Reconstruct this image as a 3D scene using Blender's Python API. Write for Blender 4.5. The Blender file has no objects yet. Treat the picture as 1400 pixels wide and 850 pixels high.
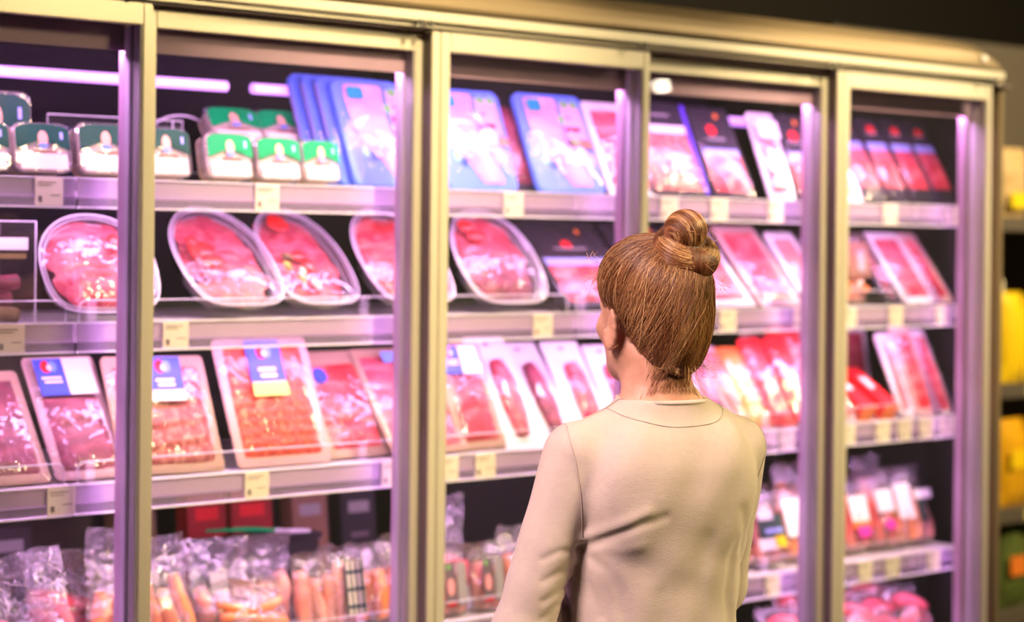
import bpy, bmesh, math, random
import numpy as np
from mathutils import Vector, Matrix, noise as mnoise
random.seed(7); np.random.seed(7)
SC = bpy.context.scene
COL = SC.collection
PI = math.pi

# ------------------------------------------------------------------ camera
F_PX = 2800.0
PHI = math.atan(3184.0 / F_PX)          # angle between the view axis and the run of the cabinet
CAM_Y, CAM_Z = -3.2, 1.6
cam_d = bpy.data.cameras.new('camera'); cam = bpy.data.objects.new('camera', cam_d); COL.objects.link(cam)
cam_d.sensor_width = 36.0; cam_d.lens = F_PX / 1400.0 * 36.0
cam_d.shift_y = -(425.0 - 330.6) / 1400.0
cam_d.clip_start = 0.05; cam_d.clip_end = 200
fw = Vector((math.cos(PHI), math.sin(PHI), 0))
q = fw.to_track_quat('-Z', 'Y')
cam.rotation_mode = 'QUATERNION'
cam.rotation_quaternion = q @ Matrix.Rotation(0.0105, 3, 'Z').to_quaternion()
cam.location = (0, CAM_Y, CAM_Z)
cam_d.dof.use_dof = True; cam_d.dof.focus_distance = 3.02; cam_d.dof.aperture_fstop = 2.7
SC.camera = cam

# ------------------------------------------------------------------ view, world, light
SC.view_settings.view_transform = 'Standard'; SC.view_settings.look = 'None'
SC.view_settings.gamma = 1.0; SC.view_settings.use_curve_mapping = False
SC.view_settings.exposure = 0.5
SC.cycles.max_bounces = 7; SC.cycles.diffuse_bounces = 3; SC.cycles.glossy_bounces = 3
SC.cycles.transparent_max_bounces = 28; SC.cycles.transmission_bounces = 4
SC.cycles.caustics_reflective = False; SC.cycles.caustics_refractive = False
SC.cycles.sample_clamp_indirect = 4.0
SC.cycles.use_denoising = True
w_ = bpy.data.worlds.new('world'); SC.world = w_; w_.use_nodes = True
w_.node_tree.nodes['Background'].inputs[0].default_value = (0.9, 0.62, 0.42, 1)
w_.node_tree.nodes['Background'].inputs[1].default_value = 0.008

LED_COL = (0.96, 0.50, 1.0)
LED_STRENGTH = 35.0        # strips under the front edge of the two upper shelves
LED_TOP = 60.0              # strip behind the cabinet head, towards the glass
LED_HEAD = 38.0             # strip behind the cabinet head
LED_SIDE = 4.5              # upright strips on the inside of the door posts
LED_TUBE = 1.4             # bare tubes high at the back
WARM = (1.0, 0.77, 0.40)

def area_lamp(name, loc, aim, sx, sy, power, col, spread=180):
    d = bpy.data.lights.new(name, 'AREA'); d.shape = 'RECTANGLE'; d.size = sx; d.size_y = sy
    d.energy = power; d.color = col; d.spread = math.radians(spread)
    o = bpy.data.objects.new(name, d); COL.objects.link(o); o.location = loc
    o.rotation_mode = 'QUATERNION'
    o.rotation_quaternion = (Vector(aim) - Vector(loc)).to_track_quat('-Z', 'Y')
    return o
area_lamp('ceiling_or_fill_light', (3.9, -1.25, 3.1), (3.55, 0.0, 1.95), 0.7, 0.3, 3, WARM, 110)
def spot_lamp(loc, aim, power, deg, col):
    d = bpy.data.lights.new('ceiling_spotlight', 'SPOT'); d.energy = power; d.color = col; d.spot_size = math.radians(deg); d.spot_blend = 0.9; d.shadow_soft_size = 0.06
    o = bpy.data.objects.new('ceiling_spotlight', d); COL.objects.link(o); o.location = loc
    o.rotation_mode = 'QUATERNION'; o.rotation_quaternion = (Vector(aim) - Vector(loc)).to_track_quat('-Z', 'Y')
spot_lamp((2.62, -1.7, 3.1), (2.58, 0.0, 1.55), 380, 38, WARM)
spot_lamp((4.00, -1.7, 3.1), (3.95, 0.0, 1.60), 380, 40, WARM)
area_lamp('ceiling_or_fill_light', (3.7, -3.2, 3.1), (2.35, -0.95, 1.2), 0.6, 0.6, 12.5, (1.0, 0.77, 0.38), 70)
area_lamp('ceiling_or_fill_light', (0.2, -1.3, 3.0), (2.2, -1.0, 1.15), 0.8, 0.5, 6.3, (1.0, 0.68, 0.66), 46)  # added pinkish fill from the left, brightens the woman's left sleeve
area_lamp('ceiling_or_fill_light', (6.2, -1.4, 3.1), (6.0, 1.0, 1.0), 1.2, 0.3, 110, (1.0, 0.8, 0.45))

# ------------------------------------------------------------------ materials
def new_mat(name):
    m = bpy.data.materials.new(name); m.use_nodes = True
    nt = m.node_tree; b = nt.nodes['Principled BSDF']
    return m, nt, b
def mat(name, col, rough=0.5, metal=0.0, coat=0.0, noise=0.0, nscale=20, bump=0.0, bscale=60, emit=None, es=0, stretch=None, coat_r=0.1, spec=0.5):
    m, nt, b = new_mat(name)
    b.inputs['Base Color'].default_value = (*col, 1)
    b.inputs['Roughness'].default_value = rough; b.inputs['Metallic'].default_value = metal
    b.inputs['Coat Weight'].default_value = coat; b.inputs['Coat Roughness'].default_value = coat_r
    b.inputs['Specular IOR Level'].default_value = spec
    tc = nt.nodes.new('ShaderNodeTexCoord'); mp = nt.nodes.new('ShaderNodeMapping')
    nt.links.new(tc.outputs['Object'], mp.inputs[0])
    if stretch: mp.inputs['Scale'].default_value = stretch
    n = nt.nodes.new('ShaderNodeTexNoise'); n.inputs['Scale'].default_value = nscale; n.inputs['Detail'].default_value = 4
    nt.links.new(mp.outputs[0], n.inputs['Vector'])
    amt = noise if noise else 0.06
    mx = nt.nodes.new('ShaderNodeMix'); mx.data_type = 'RGBA'
    mx.inputs[6].default_value = (*[max(0, c * (1 - amt)) for c in col], 1)
    mx.inputs[7].default_value = (*[min(1, c * (1 + amt)) for c in col], 1)
    nt.links.new(n.outputs['Fac'], mx.inputs[0]); nt.links.new(mx.outputs[2], b.inputs['Base Color'])
    if bump:
        n2 = nt.nodes.new('ShaderNodeTexNoise'); n2.inputs['Scale'].default_value = bscale; n2.inputs['Detail'].default_value = 3
        nt.links.new(mp.outputs[0], n2.inputs['Vector'])
        bp = nt.nodes.new('ShaderNodeBump'); bp.inputs['Strength'].default_value = bump; bp.inputs['Distance'].default_value = 0.01
        nt.links.new(n2.outputs['Fac'], bp.inputs['Height']); nt.links.new(bp.outputs[0], b.inputs['Normal'])
    if emit:
        b.inputs['Emission Color'].default_value = (*emit, 1); b.inputs['Emission Strength'].default_value = es
    return m
def meat(name, cols, scale=30, stretch=(1, 1, 1), rough=0.5, coat=0.10, bump=0.35, detail=6, pos=None):
    m, nt, b = new_mat(name)
    tc = nt.nodes.new('ShaderNodeTexCoord'); mp = nt.nodes.new('ShaderNodeMapping'); mp.inputs['Scale'].default_value = stretch
    nt.links.new(tc.outputs['Object'], mp.inputs[0])
    n = nt.nodes.new('ShaderNodeTexNoise'); n.inputs['Scale'].default_value = scale; n.inputs['Detail'].default_value = detail
    n.inputs['Distortion'].default_value = 0.6
    nt.links.new(mp.outputs[0], n.inputs['Vector'])
    cr = nt.nodes.new('ShaderNodeValToRGB'); el = cr.color_ramp.elements
    k = len(cols); pos = pos or [0.30 + 0.4 * i / (k - 1) for i in range(k)]
    el[0].position = pos[0]; el[0].color = (*cols[0], 1); el[1].position = pos[-1]; el[1].color = (*cols[-1], 1)
    for i in range(1, k - 1):
        e = el.new(pos[i]); e.color = (*cols[i], 1)
    nt.links.new(n.outputs['Fac'], cr.inputs[0]); nt.links.new(cr.outputs[0], b.inputs['Base Color'])
    b.inputs['Roughness'].default_value = rough; b.inputs['Coat Weight'].default_value = coat; b.inputs['Coat Roughness'].default_value = 0.15
    bp = nt.nodes.new('ShaderNodeBump'); bp.inputs['Strength'].default_value = bump; bp.inputs['Distance'].default_value = 0.006
    nt.links.new(n.outputs['Fac'], bp.inputs['Height']); nt.links.new(bp.outputs[0], b.inputs['Normal'])
    return m
def film(name, tint=(0.97, 0.97, 0.98), haze=0.06, gloss=0.14, rough=0.12, bump=0.5, bscale=26, boost=2.0, hazecol=(0.9, 0.9, 0.95), bdist=0.012):
    m = bpy.data.materials.new(name); m.use_nodes = True; nt = m.node_tree; nt.nodes.clear()
    out = nt.nodes.new('ShaderNodeOutputMaterial')
    tr = nt.nodes.new('ShaderNodeBsdfTransparent'); tr.inputs[0].default_value = (*tint, 1)
    gl = nt.nodes.new('ShaderNodeBsdfGlossy'); gl.inputs['Roughness'].default_value = rough
    df = nt.nodes.new('ShaderNodeBsdfDiffuse'); df.inputs[0].default_value = (*hazecol, 1)
    m1 = nt.nodes.new('ShaderNodeMixShader'); m1.inputs[0].default_value = haze
    nt.links.new(tr.outputs[0], m1.inputs[1]); nt.links.new(df.outputs[0], m1.inputs[2])
    fr = nt.nodes.new('ShaderNodeFresnel')
    ge = nt.nodes.new('ShaderNodeNewGeometry'); io = nt.nodes.new('ShaderNodeMapRange')   # same reflectance from either side of a thin sheet
    io.inputs[3].default_value = 1.45; io.inputs[4].default_value = 1 / 1.45
    nt.links.new(ge.outputs['Backfacing'], io.inputs[0]); nt.links.new(io.outputs[0], fr.inputs[0])
    ma = nt.nodes.new('ShaderNodeMath'); ma.operation = 'MULTIPLY_ADD'; ma.use_clamp = True
    ma.inputs[1].default_value = boost; ma.inputs[2].default_value = gloss - 0.04 * boost
    nt.links.new(fr.outputs[0], ma.inputs[0])
    m2 = nt.nodes.new('ShaderNodeMixShader'); nt.links.new(ma.outputs[0], m2.inputs[0])
    nt.links.new(m1.outputs[0], m2.inputs[1]); nt.links.new(gl.outputs[0], m2.inputs[2])
    if bump:
        tc = nt.nodes.new('ShaderNodeTexCoord')
        n = nt.nodes.new('ShaderNodeTexNoise'); n.inputs['Scale'].default_value = bscale; n.inputs['Detail'].default_value = 2.5; n.inputs['Distortion'].default_value = 1.2
        nt.links.new(tc.outputs['Object'], n.inputs['Vector'])
        bp = nt.nodes.new('ShaderNodeBump'); bp.inputs['Strength'].default_value = bump; bp.inputs['Distance'].default_value = bdist
        nt.links.new(n.outputs['Fac'], bp.inputs['Height'])
        nt.links.new(bp.outputs[0], gl.inputs['Normal']); nt.links.new(bp.outputs[0], fr.inputs['Normal'])
    nt.links.new(m2.outputs[0], out.inputs[0])
    return m

M = {}
M['alu'] = mat('brushed_aluminium', (0.76, 0.70, 0.58), 0.36, 0.55, noise=0.05, nscale=8, stretch=(1, 1, 0.05))
M['alu_dark'] = mat('dark_gasket', (0.13, 0.09, 0.09), 0.5, 0.0)
M['gasket'] = mat('grey_spacer', (0.30, 0.27, 0.29), 0.45, 0.2)
M['white'] = mat('white_enamel', (0.78, 0.76, 0.78), 0.4)
M['rail'] = mat('rail_plastic', (0.86, 0.72, 0.90), 0.35, noise=0.04)
M['canopy'] = mat('bronze_sheet', (0.30, 0.225, 0.14), 0.35, 0.5, noise=0.08, nscale=3)
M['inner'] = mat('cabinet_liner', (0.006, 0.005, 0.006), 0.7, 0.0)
M['valance'] = mat('valance_sheet', (0.40, 0.25, 0.37), 0.5)
M['lilac_lip'] = mat('inner_frame_lip', (0.40, 0.33, 0.43), 0.5)
M['black'] = mat('black_plastic', (0.012, 0.011, 0.014), 0.35, coat=0.3)
M['rubber'] = mat('black_rubber', (0.03, 0.03, 0.03), 0.6)
M['glass'] = film('door_glass', (0.985, 0.985, 0.985), 0.004, 0.05, 0.0, 0, boost=1.0)
M['acrylic'] = film('clear_acrylic', (0.97, 0.97, 0.99), 0.012, 0.045, 0.05, 0, boost=1.0)
M['acrylic_edge'] = mat('acrylic_edge', (0.88, 0.85, 0.95), 0.2)
M['strip'] = film('ticket_strip', (0.94, 0.90, 0.97), 0.13, 0.08, 0.45, 0, boost=1.2, hazecol=(0.82, 0.64, 0.95))
M['film'] = film('shrink_film', haze=0.012, gloss=0.06, rough=0.06, bump=0.5, bscale=22, boost=1.4)
M['film_soft'] = film('shrink_film_soft', haze=0.006, gloss=0.035, rough=0.06, bump=0.4, bscale=18, boost=0.9)
M['film_wrinkle'] = film('wrinkled_film', haze=0.006, gloss=0.05, rough=0.03, bump=0.7, bscale=15, boost=1.0, bdist=0.012)
M['bag'] = film('bag_plastic', (0.96, 0.95, 0.97), 0.09, 0.16, 0.09, 1.0, 34, boost=2.5, hazecol=(0.85, 0.8, 0.85))
M['tray_clear'] = film('clear_tray', (0.96, 0.95, 0.98), 0.12, 0.16, 0.1, 0.25, 18, boost=2.6, hazecol=(0.8, 0.78, 0.9))
M['led'] = mat('led_diffuser', (0.9, 0.9, 0.9), 0.5, emit=LED_COL, es=LED_STRENGTH)
M['led_top'] = mat('led_diffuser_head', (0.9, 0.9, 0.9), 0.5, emit=LED_COL, es=LED_TOP)
M['led_head'] = mat('led_diffuser_inner', (0.9, 0.9, 0.9), 0.5, emit=LED_COL, es=LED_HEAD)
M['led_fill'] = mat('led_diffuser_fill', (0.9, 0.9, 0.9), 0.5, emit=LED_COL, es=LED_STRENGTH * 0.75)  # for the added fill strips under the lower shelves
M['led_side'] = mat('led_diffuser_side', (0.9, 0.9, 0.9), 0.5, emit=LED_COL, es=LED_SIDE)
M['led_tube'] = mat('led_tube_violet', (0.9, 0.9, 0.9), 0.5, emit=(0.62, 0.2, 1.0), es=LED_TUBE)
def C(name, col, rough=0.45, coat=0.06, **k):
    if name not in M: M[name] = mat(name, col, rough, coat=coat, spec=0.2, **k)
    return M[name]
C('card_white', (0.86, 0.82, 0.84)); C('cream', (0.82, 0.74, 0.56)); C('paper', (0.80, 0.72, 0.62), 0.7, 0)
C('ink', (0.16, 0.12, 0.14), 0.6, 0); C('blue', (0.045, 0.09, 0.52)); C('blue_pale', (0.16, 0.30, 0.78)); C('skyblue', (0.13, 0.26, 0.90))
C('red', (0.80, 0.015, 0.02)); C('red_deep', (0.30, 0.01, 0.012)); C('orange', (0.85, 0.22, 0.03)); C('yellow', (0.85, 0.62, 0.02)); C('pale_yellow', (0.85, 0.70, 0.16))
C('green_dark', (0.0, 0.055, 0.035)); C('green', (0.0, 0.30, 0.08)); C('leaf', (0.20, 0.50, 0.16)); C('teal', (0.02, 0.30, 0.40))
C('skin_print', (0.75, 0.42, 0.28)); C('violet', (0.12, 0.05, 0.62)); C('lavender', (0.36, 0.42, 0.85)); C('grey', (0.35, 0.33, 0.34)); C('magenta', (0.75, 0.05, 0.45))
C('tray_tan', (0.52, 0.36, 0.24)); C('tray_black', (0.02, 0.018, 0.022)); C('tray_white', (0.8, 0.76, 0.78)); C('tray_pink', (0.62, 0.42, 0.38))
C('brown_print', (0.25, 0.13, 0.08)); C('tartan_dark', (0.03, 0.06, 0.06)); C('olive', (0.20, 0.15, 0.06))
M['ham'] = meat('cooked_ham', [(0.395, 0.0231, 0.054), (0.602, 0.0726, 0.108), (0.79, 0.218, 0.245)], 16, (1, 1, 2.2))
M['ham_pale'] = meat('pale_ham', [(0.602, 0.112, 0.115), (0.714, 0.185, 0.18), (0.808, 0.304, 0.302)], 12, (1, 1, 1.5), bump=0.2)
M['ham_dark'] = meat('smoked_ham', [(0.10, 0.006, 0.02), (0.20, 0.015, 0.045), (0.40, 0.07, 0.11)], 22, (1, 1, 1.6))
M['ham_pink'] = meat('pink_ham', [(0.66, 0.20, 0.27), (0.80, 0.33, 0.40), (0.88, 0.48, 0.50)], 10, (1, 1, 1.5), bump=0.15)
M['coppa'] = meat('marbled_meat', [(0.207, 0.0198, 0.0216), (0.432, 0.099, 0.0864), (0.639, 0.29, 0.23)], 75, (1, 1, 0.7), bump=0.5)
M['salami'] = meat('fine_salami', [(0.395, 0.0119, 0.00576), (0.639, 0.0462, 0.018), (0.771, 0.172, 0.0864)], 95, bump=0.5)
M['bacon'] = meat('cured_bacon', [(0.47, 0.00528, 0.0108), (0.677, 0.0396, 0.0432), (0.827, 0.317, 0.274)], 14, (1.0, 1, 2.5))
M['pink_salami'] = meat('dry_salami', [(0.32, 0.0132, 0.0288), (0.517, 0.0462, 0.072), (0.752, 0.231, 0.245)], 55)
M['pink_slices'] = meat('pink_slices', [(0.338, 0.0099, 0.0252), (0.545, 0.0396, 0.0648), (0.752, 0.211, 0.23)], 26)
M['pepper'] = meat('red_pepper', [(0.60, 0.0, 0.0), (0.85, 0.005, 0.003), (0.92, 0.04, 0.02)], 18, coat=0.9)
M['pickle'] = meat('pickle', [(0.10, 0.10, 0.01), (0.50, 0.42, 0.06), (0.85, 0.70, 0.25)], 14)
M['cheese'] = meat('sliced_cheese', [(0.80, 0.60, 0.38), (0.86, 0.70, 0.48), (0.90, 0.78, 0.60)], 14, (0.3, 1, 4), bump=0.15)
M['sausage'] = meat('sausage_skin', [(0.70, 0.15, 0.03), (0.86, 0.28, 0.09), (0.92, 0.44, 0.22)], 10, coat=0.8, bump=0.1)
M['sausage_pink'] = meat('pink_sausage', [(0.70, 0.20, 0.14), (0.88, 0.36, 0.27), (0.94, 0.55, 0.44)], 9, coat=0.8, bump=0.1)
M['raw'] = meat('raw_joint', [(0.423, 0.0264, 0.036), (0.705, 0.145, 0.144), (0.846, 0.396, 0.374)], 12)

# ------------------------------------------------------------------ mesh helpers
def link(name, me, m, parent=None, loc=None, rot=None):
    o = bpy.data.objects.new(name, me); COL.objects.link(o)
    if m is not None: me.materials.append(m)
    if parent: o.parent = parent
    if loc: o.location = loc
    if rot: o.rotation_euler = rot
    return o
def fin(name, bm, m, parent=None, loc=None, rot=None, smooth=False, recalc=True):
    me = bpy.data.meshes.new(name)
    if recalc: bmesh.ops.recalc_face_normals(bm, faces=bm.faces)
    bm.to_mesh(me); bm.free()
    if smooth: me.polygons.foreach_set('use_smooth', [True] * len(me.polygons))
    return link(name, me, m, parent, loc, rot)
def from_np(name, v, f, m, parent=None, smooth=True, loc=None, rot=None):
    me = bpy.data.meshes.new(name); me.from_pydata([tuple(a) for a in v], [], [tuple(a) for a in f]); me.update()
    if smooth: me.polygons.foreach_set('use_smooth', [True] * len(me.polygons))
    return link(name, me, m, parent, loc, rot)
def bx(bm, x0, x1, y0, y1, z0, z1, bevel=0.0):
    vs = [bm.verts.new((x, y, z)) for x in (x0, x1) for y in (y0, y1) for z in (z0, z1)]
    fs = [(0, 1, 3, 2), (4, 6, 7, 5), (0, 4, 5, 1), (2, 3, 7, 6), (0, 2, 6, 4), (1, 5, 7, 3)]
    F = [bm.faces.new([vs[i] for i in f]) for f in fs]
    if bevel:
        ed = list({e for f in F for e in f.edges})
        bmesh.ops.bevel(bm, geom=ed, offset=bevel, segments=2, affect='EDGES')
def box(name, b, m, parent=None, bevel=0.0, **k):
    bm = bmesh.new(); bx(bm, *b, bevel=bevel); return fin(name, bm, m, parent, **k)
def loft(bm, loops, cap0=True, cap1=True):
    L = [[bm.verts.new(p) for p in lp] for lp in loops]; n = len(L[0])
    for a, b in zip(L, L[1:]):
        for i in range(n):
            j = (i + 1) % n; bm.faces.new((a[i], a[j], b[j], b[i]))
    if cap0: bm.faces.new(L[0])
    if cap1: bm.faces.new(list(reversed(L[-1])))
def rrect(w, h, r, seg=5, cx=0, cz=0, inset=0):
    w -= 2 * inset; h -= 2 * inset; r = max(0.0005, r - inset); pts = []
    r = min(r, w / 2 - 1e-4, h / 2 - 1e-4)
    for (sx, sz, a0) in ((1, 1, 0), (-1, 1, PI / 2), (-1, -1, PI), (1, -1, 1.5 * PI)):
        for k in range(seg + 1):
            a = a0 + PI / 2 * k / seg
            pts.append((cx + sx * (w / 2 - r) + r * math.cos(a), cz + sz * (h / 2 - r) + r * math.sin(a)))
    return pts
def slab(bm, w, h, y0, y1, r=0.01, cz=None, cx=0, bev=0.002, draft=0.0):
    """upright rounded plate: faces in xz, thickness from y0 (front) to y1 (back)"""
    cz = h / 2 if cz is None else cz
    lp = []
    for (y, ins) in ((y1, bev + draft), (y1 - bev, draft), (y0 + bev, 0), (y0, bev)):
        lp.append([(x, y, z) for x, z in rrect(w, h, r, 5, cx, cz, ins)])
    loft(bm, lp)
def ellipse_plate(bm, cx, cz, rx, rz, y0, y1, n=20, sq=2.0):
    def ring(y, s):
        o = []
        for k in range(n):
            a = 2 * PI * k / n; c, d = math.cos(a), math.sin(a)
            o.append((cx + rx * s * math.copysign(abs(c) ** (2 / sq), c), y, cz + rz * s * math.copysign(abs(d) ** (2 / sq), d)))
        return o
    loft(bm, [ring(y1, 1), ring(y0, 1)])
def tube(bm, pts, r, n=6, cap=True, rad=None):
    pts = [Vector(p) for p in pts]; loops = []
    up = Vector((0.13, 0.31, 0.94)).normalized()
    for i, p in enumerate(pts):
        t = (pts[min(i + 1, len(pts) - 1)] - pts[max(i - 1, 0)]).normalized()
        a = t.cross(up)
        if a.length < 1e-3: a = t.cross(Vector((1, 0, 0)))
        a.normalize(); b = t.cross(a); rr = rad[i] if rad else r
        loops.append([p + (a * math.cos(2 * PI * k / n) + b * math.sin(2 * PI * k / n)) * rr for k in range(n)])
    loft(bm, loops, cap, cap)
def grid_sheet(bm, w, h, nx, nz, f, cx=0, z0=0):
    V = [[bm.verts.new((cx + w * (i / nx - 0.5), f(i / nx, j / nz), z0 + h * j / nz)) for i in range(nx + 1)] for j in range(nz + 1)]
    for j in range(nz):
        for i in range(nx): bm.faces.new((V[j][i], V[j][i + 1], V[j + 1][i + 1], V[j + 1][i]))
    return V
def tag(o, label, cat, group=None):
    o['label'] = label; o['category'] = cat
    if group: o['group'] = group
    return o
def thing(name, label, cat, loc=(0, 0, 0), rot=(0, 0, 0), group=None):
    o = bpy.data.objects.new(name, None); COL.objects.link(o); o.location = loc; o.rotation_euler = rot
    o.empty_display_size = 0.05
    return tag(o, label, cat, group)
def struct(o): o['kind'] = 'structure'; return o
def nz(*a): return mnoise.noise(Vector(a))

# ------------------------------------------------------------------ the shell of the shop
M['floor'] = mat('dark_floor_tiles', (0.10, 0.085, 0.07), 0.3, noise=0.2, nscale=4)
M['ceiling'] = mat('dark_ceiling', (0.016, 0.013, 0.010), 0.8)
M['wall'] = mat('dark_back_wall', (0.02, 0.015, 0.01), 0.8, noise=0.2)
struct(box('floor', (-6, 20, -14, 6, -0.1, 0), M['floor']))
struct(box('ceiling', (-6, 20, -14, 6, 3.3, 3.4), M['ceiling']))
struct(box('wall_back', (-6, 20, 3.0, 3.1, 0, 3.3), M['wall']))

# ------------------------------------------------------------------ refrigerated cabinet
X0, X1 = 0.69, 4.53
S = {1: 1.709, 2: 1.446, 3: 1.151, 4: 0.800, 5: 0.545}
cab = thing('refrigerated_cabinet', 'long glass-fronted refrigerated meat cabinet with bronze curved canopy', 'refrigerator', (0, 0, 0))
bm = bmesh.new()
bx(bm, X0, 4.65, 0.86, 0.90, 0.1, 2.06); fin('back_panel', bm, M['inner'], cab)
box('base', (X0, X1, -0.02, 0.90, 0.0, 0.42), M['white'], cab, 0.004)
box('ceiling_panel', (X0, X1, 0.06, 0.86, 2.02, 2.045), M['inner'], cab)
box('side_panel', (X0 - 0.03, X0, -0.04, 0.90, 0.0, 2.08), M['canopy'], cab, 0.004)
# canopy: rounded sheet along the top, tapering round the far end
prof = [(-0.052, 2.058), (-0.056, 2.066), (-0.055, 2.082), (-0.047, 2.098), (-0.030, 2.114), (-0.008, 2.126), (0.03, 2.134), (0.12, 2.138), (0.86, 2.138), (0.90, 2.11), (0.90, 2.06)]
bm = bmesh.new(); loops = []
for (x, k) in [(X0 - 0.03, 0)] + [(X0 + (4.15 - X0) * i / 6, 0) for i in range(1, 7)] + [(4.27, 0.02), (4.33, .12), (4.38, .28), (4.42, .46), (4.455, .70), (4.48, 1.0)]:
    loops.append([(x, y + 0.02 * k if y < 0.5 else y, 2.056 + (z - 2.056) * (1 - 0.8 * k * k)) for y, z in prof])
loft(bm, loops); fin('canopy', bm, M['canopy'], cab, smooth=False)
bm = bmesh.new()
bx(bm, X0, 4.47, -0.050, 0.06, 2.034, 2.054, 0.002); bx(bm, X0, 4.47, -0.036, 0.06, 2.024, 2.034)
fin('header_track', bm, M['alu'], cab)
box('track_slot', (X0, X1, -0.028, 0.04, 2.0185, 2.024), M['alu_dark'], cab)
bm = bmesh.new(); bx(bm, X0, X1, 0.031, 0.0345, 1.936, 2.02, 0.0008); fin('valance', bm, M['valance'], cab)
# posts behind the joints of the doors
JO = [1.314, 1.934, 2.570, 3.190, 3.818, 4.440]
for i, x in enumerate(JO):
    box('door_post', (x - 0.020, x + 0.012, 0.036, 0.062, 0.42, 1.944), M['valance'], cab, 0.002)
    box('led_or_fill_strip', (x - 0.007, x + 0.009, 0.0625, 0.068, 0.50, 1.925), M['led_side'], cab)
# end frame
bm = bmesh.new(); bx(bm, 4.490, 4.528, -0.012, 0.05, 0.0, 2.07, 0.010); fin('end_post', bm, M['canopy'], cab)
bm = bmesh.new(); loft(bm, [[(4.500, 0.05, z), (4.534, 0.05, z), (4.67, 0.32, z), (4.67, 0.90, z), (4.65, 0.90, z), (4.65, 0.325, z)] for z in (0.0, 2.06)]); fin('end_panel', bm, M['inner'], cab)
box('canopy_highlight', (4.36, 4.385, -0.058, -0.05, 2.075, 2.09), M['white'], cab, 0.003)  # white block standing in for the bright highlight near the canopy's end
# narrow fixed pane between last door and end panel
box('fixed_pane', (4.452, 4.494, 0.012, 0.016, 0.42, 2.018), M['glass'], cab)
# lighting strips of the cabinet
for xs in ((0.75, 1.93), (1.98, 3.16), (3.20, 4.44)):
    box('led_or_fill_strip', (xs[0], xs[1], 0.040, 0.058, 1.947, 1.956), M['led_top'], cab)
for xs in ((1.12, 2.335), (2.40, 3.60), (3.66, 4.45)):
    bm = bmesh.new(); tube(bm, [(xs[0], 0.35, 1.913), (xs[1], 0.35, 1.913)], 0.011, 10); fin('led_tube', bm, M['led_tube'], cab)

# doors -----------------------------------------------------------
def door(i, xa, xb, y, th, label, sl, sr):
    t = thing('glass_door', label, 'door', ((xa + xb) / 2, 0, 0), group=None)
    ox = (xa + xb) / 2
    L = lambda b: (b[0] - ox, b[1] - ox, *b[2:])
    zt, zb = 2.018, 0.40
    # stiles with a groove down the face
    for (a, b, nm) in ((xa, xa + sl, 0), (xb - sr, xb, 1)):
        bm = bmesh.new(); w = b - a
        if w > 0.028:
            bx(bm, a - ox, a + w * 0.42 - ox, y, y + th, zb, zt, 0.0015); bx(bm, a + w * 0.42 - ox, a + w * 0.50 - ox, y + 0.005, y + th, zb, zt); bx(bm, a + w * 0.50 - ox, b - ox, y, y + th, zb, zt, 0.0015)
        else:
            bx(bm, a - ox, b - ox, y, y + th, zb, zt, 0.002)
        fin('stile', bm, M['alu'], t)
    box('rail', L((xa + sl, xb - sr, y, y + th, 1.980, zt)), M['alu'], t, 0.0015)
    box('rail', L((xa + sl, xb - sr, y, y + th, zb, zb + 0.05)), M['alu'], t, 0.0015)
    g0, g1 = y + th * 0.4, y + th * 0.4 + 0.004
    box('glass_pane', L((xa + sl, xb - sr, g0, g1, zb + 0.05, 1.980)), M['glass'], t)
    # inner spacer and inner frame lip along the right side
    box('spacer', L((xb - sr - 0.004, xb - sr, y + 0.004, y + th, zb + 0.05, 1.98)), M['gasket'], t)
    bm = bmesh.new(); bx(bm, xb - sr - 0.010 - ox, xb - sr + 0.004 - ox, y + th, y + th + 0.020, zb + 0.02, 1.978 if y < 0 else 1.934, 0.002); fin('inner_lip', bm, M['lilac_lip'], t)
    box('side_gasket', L((xa - 0.0015, xa, y + 0.003, y + th, zb, zt - 0.006)), M['alu_dark'], t)
    for xr in (xb - 0.030, xb - 0.055) if i in (2, 4) else (xb - 0.04,):
        bm = bmesh.new(); tube(bm, [(xr - ox, -0.054, 2.029), (xr - ox, -0.0502, 2.029)], 0.0065, 12); fin('roller', bm, M['rubber'], t)
    return t
DL = {0: 'glass door of the meat cabinet beyond the left edge of the leftmost visible door',
      1: 'leftmost glass door of the meat cabinet, in front of small green-topped cheese packs',
      2: 'second glass door from the left, over the oval trays and the orange salami pack',
      3: 'glass door over two blue-framed ham packs, left of the bun of the woman',
      4: 'glass door right behind the head of the woman, with a round lamp reflection',
      5: 'rightmost glass door of the meat cabinet, next to the bronze end panel'}
edges = [0.69, 1.314, 1.934, 2.568, 3.190, 3.818, 4.446]
for i in range(6):
    front = i % 2 == 1
    y, th = (-0.030, 0.028) if front else (0.000, 0.028)
    xa, xb = edges[i], edges[i + 1]
    if front: door(i, xa + 0.004, xb - 0.004, y, th, DL[i], 0.046 if i > 1 else 0.036, 0.020)
    else: door(i, xa + 0.004, xb + 0.010, y, th, DL[i], 0.018, 0.024)

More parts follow.
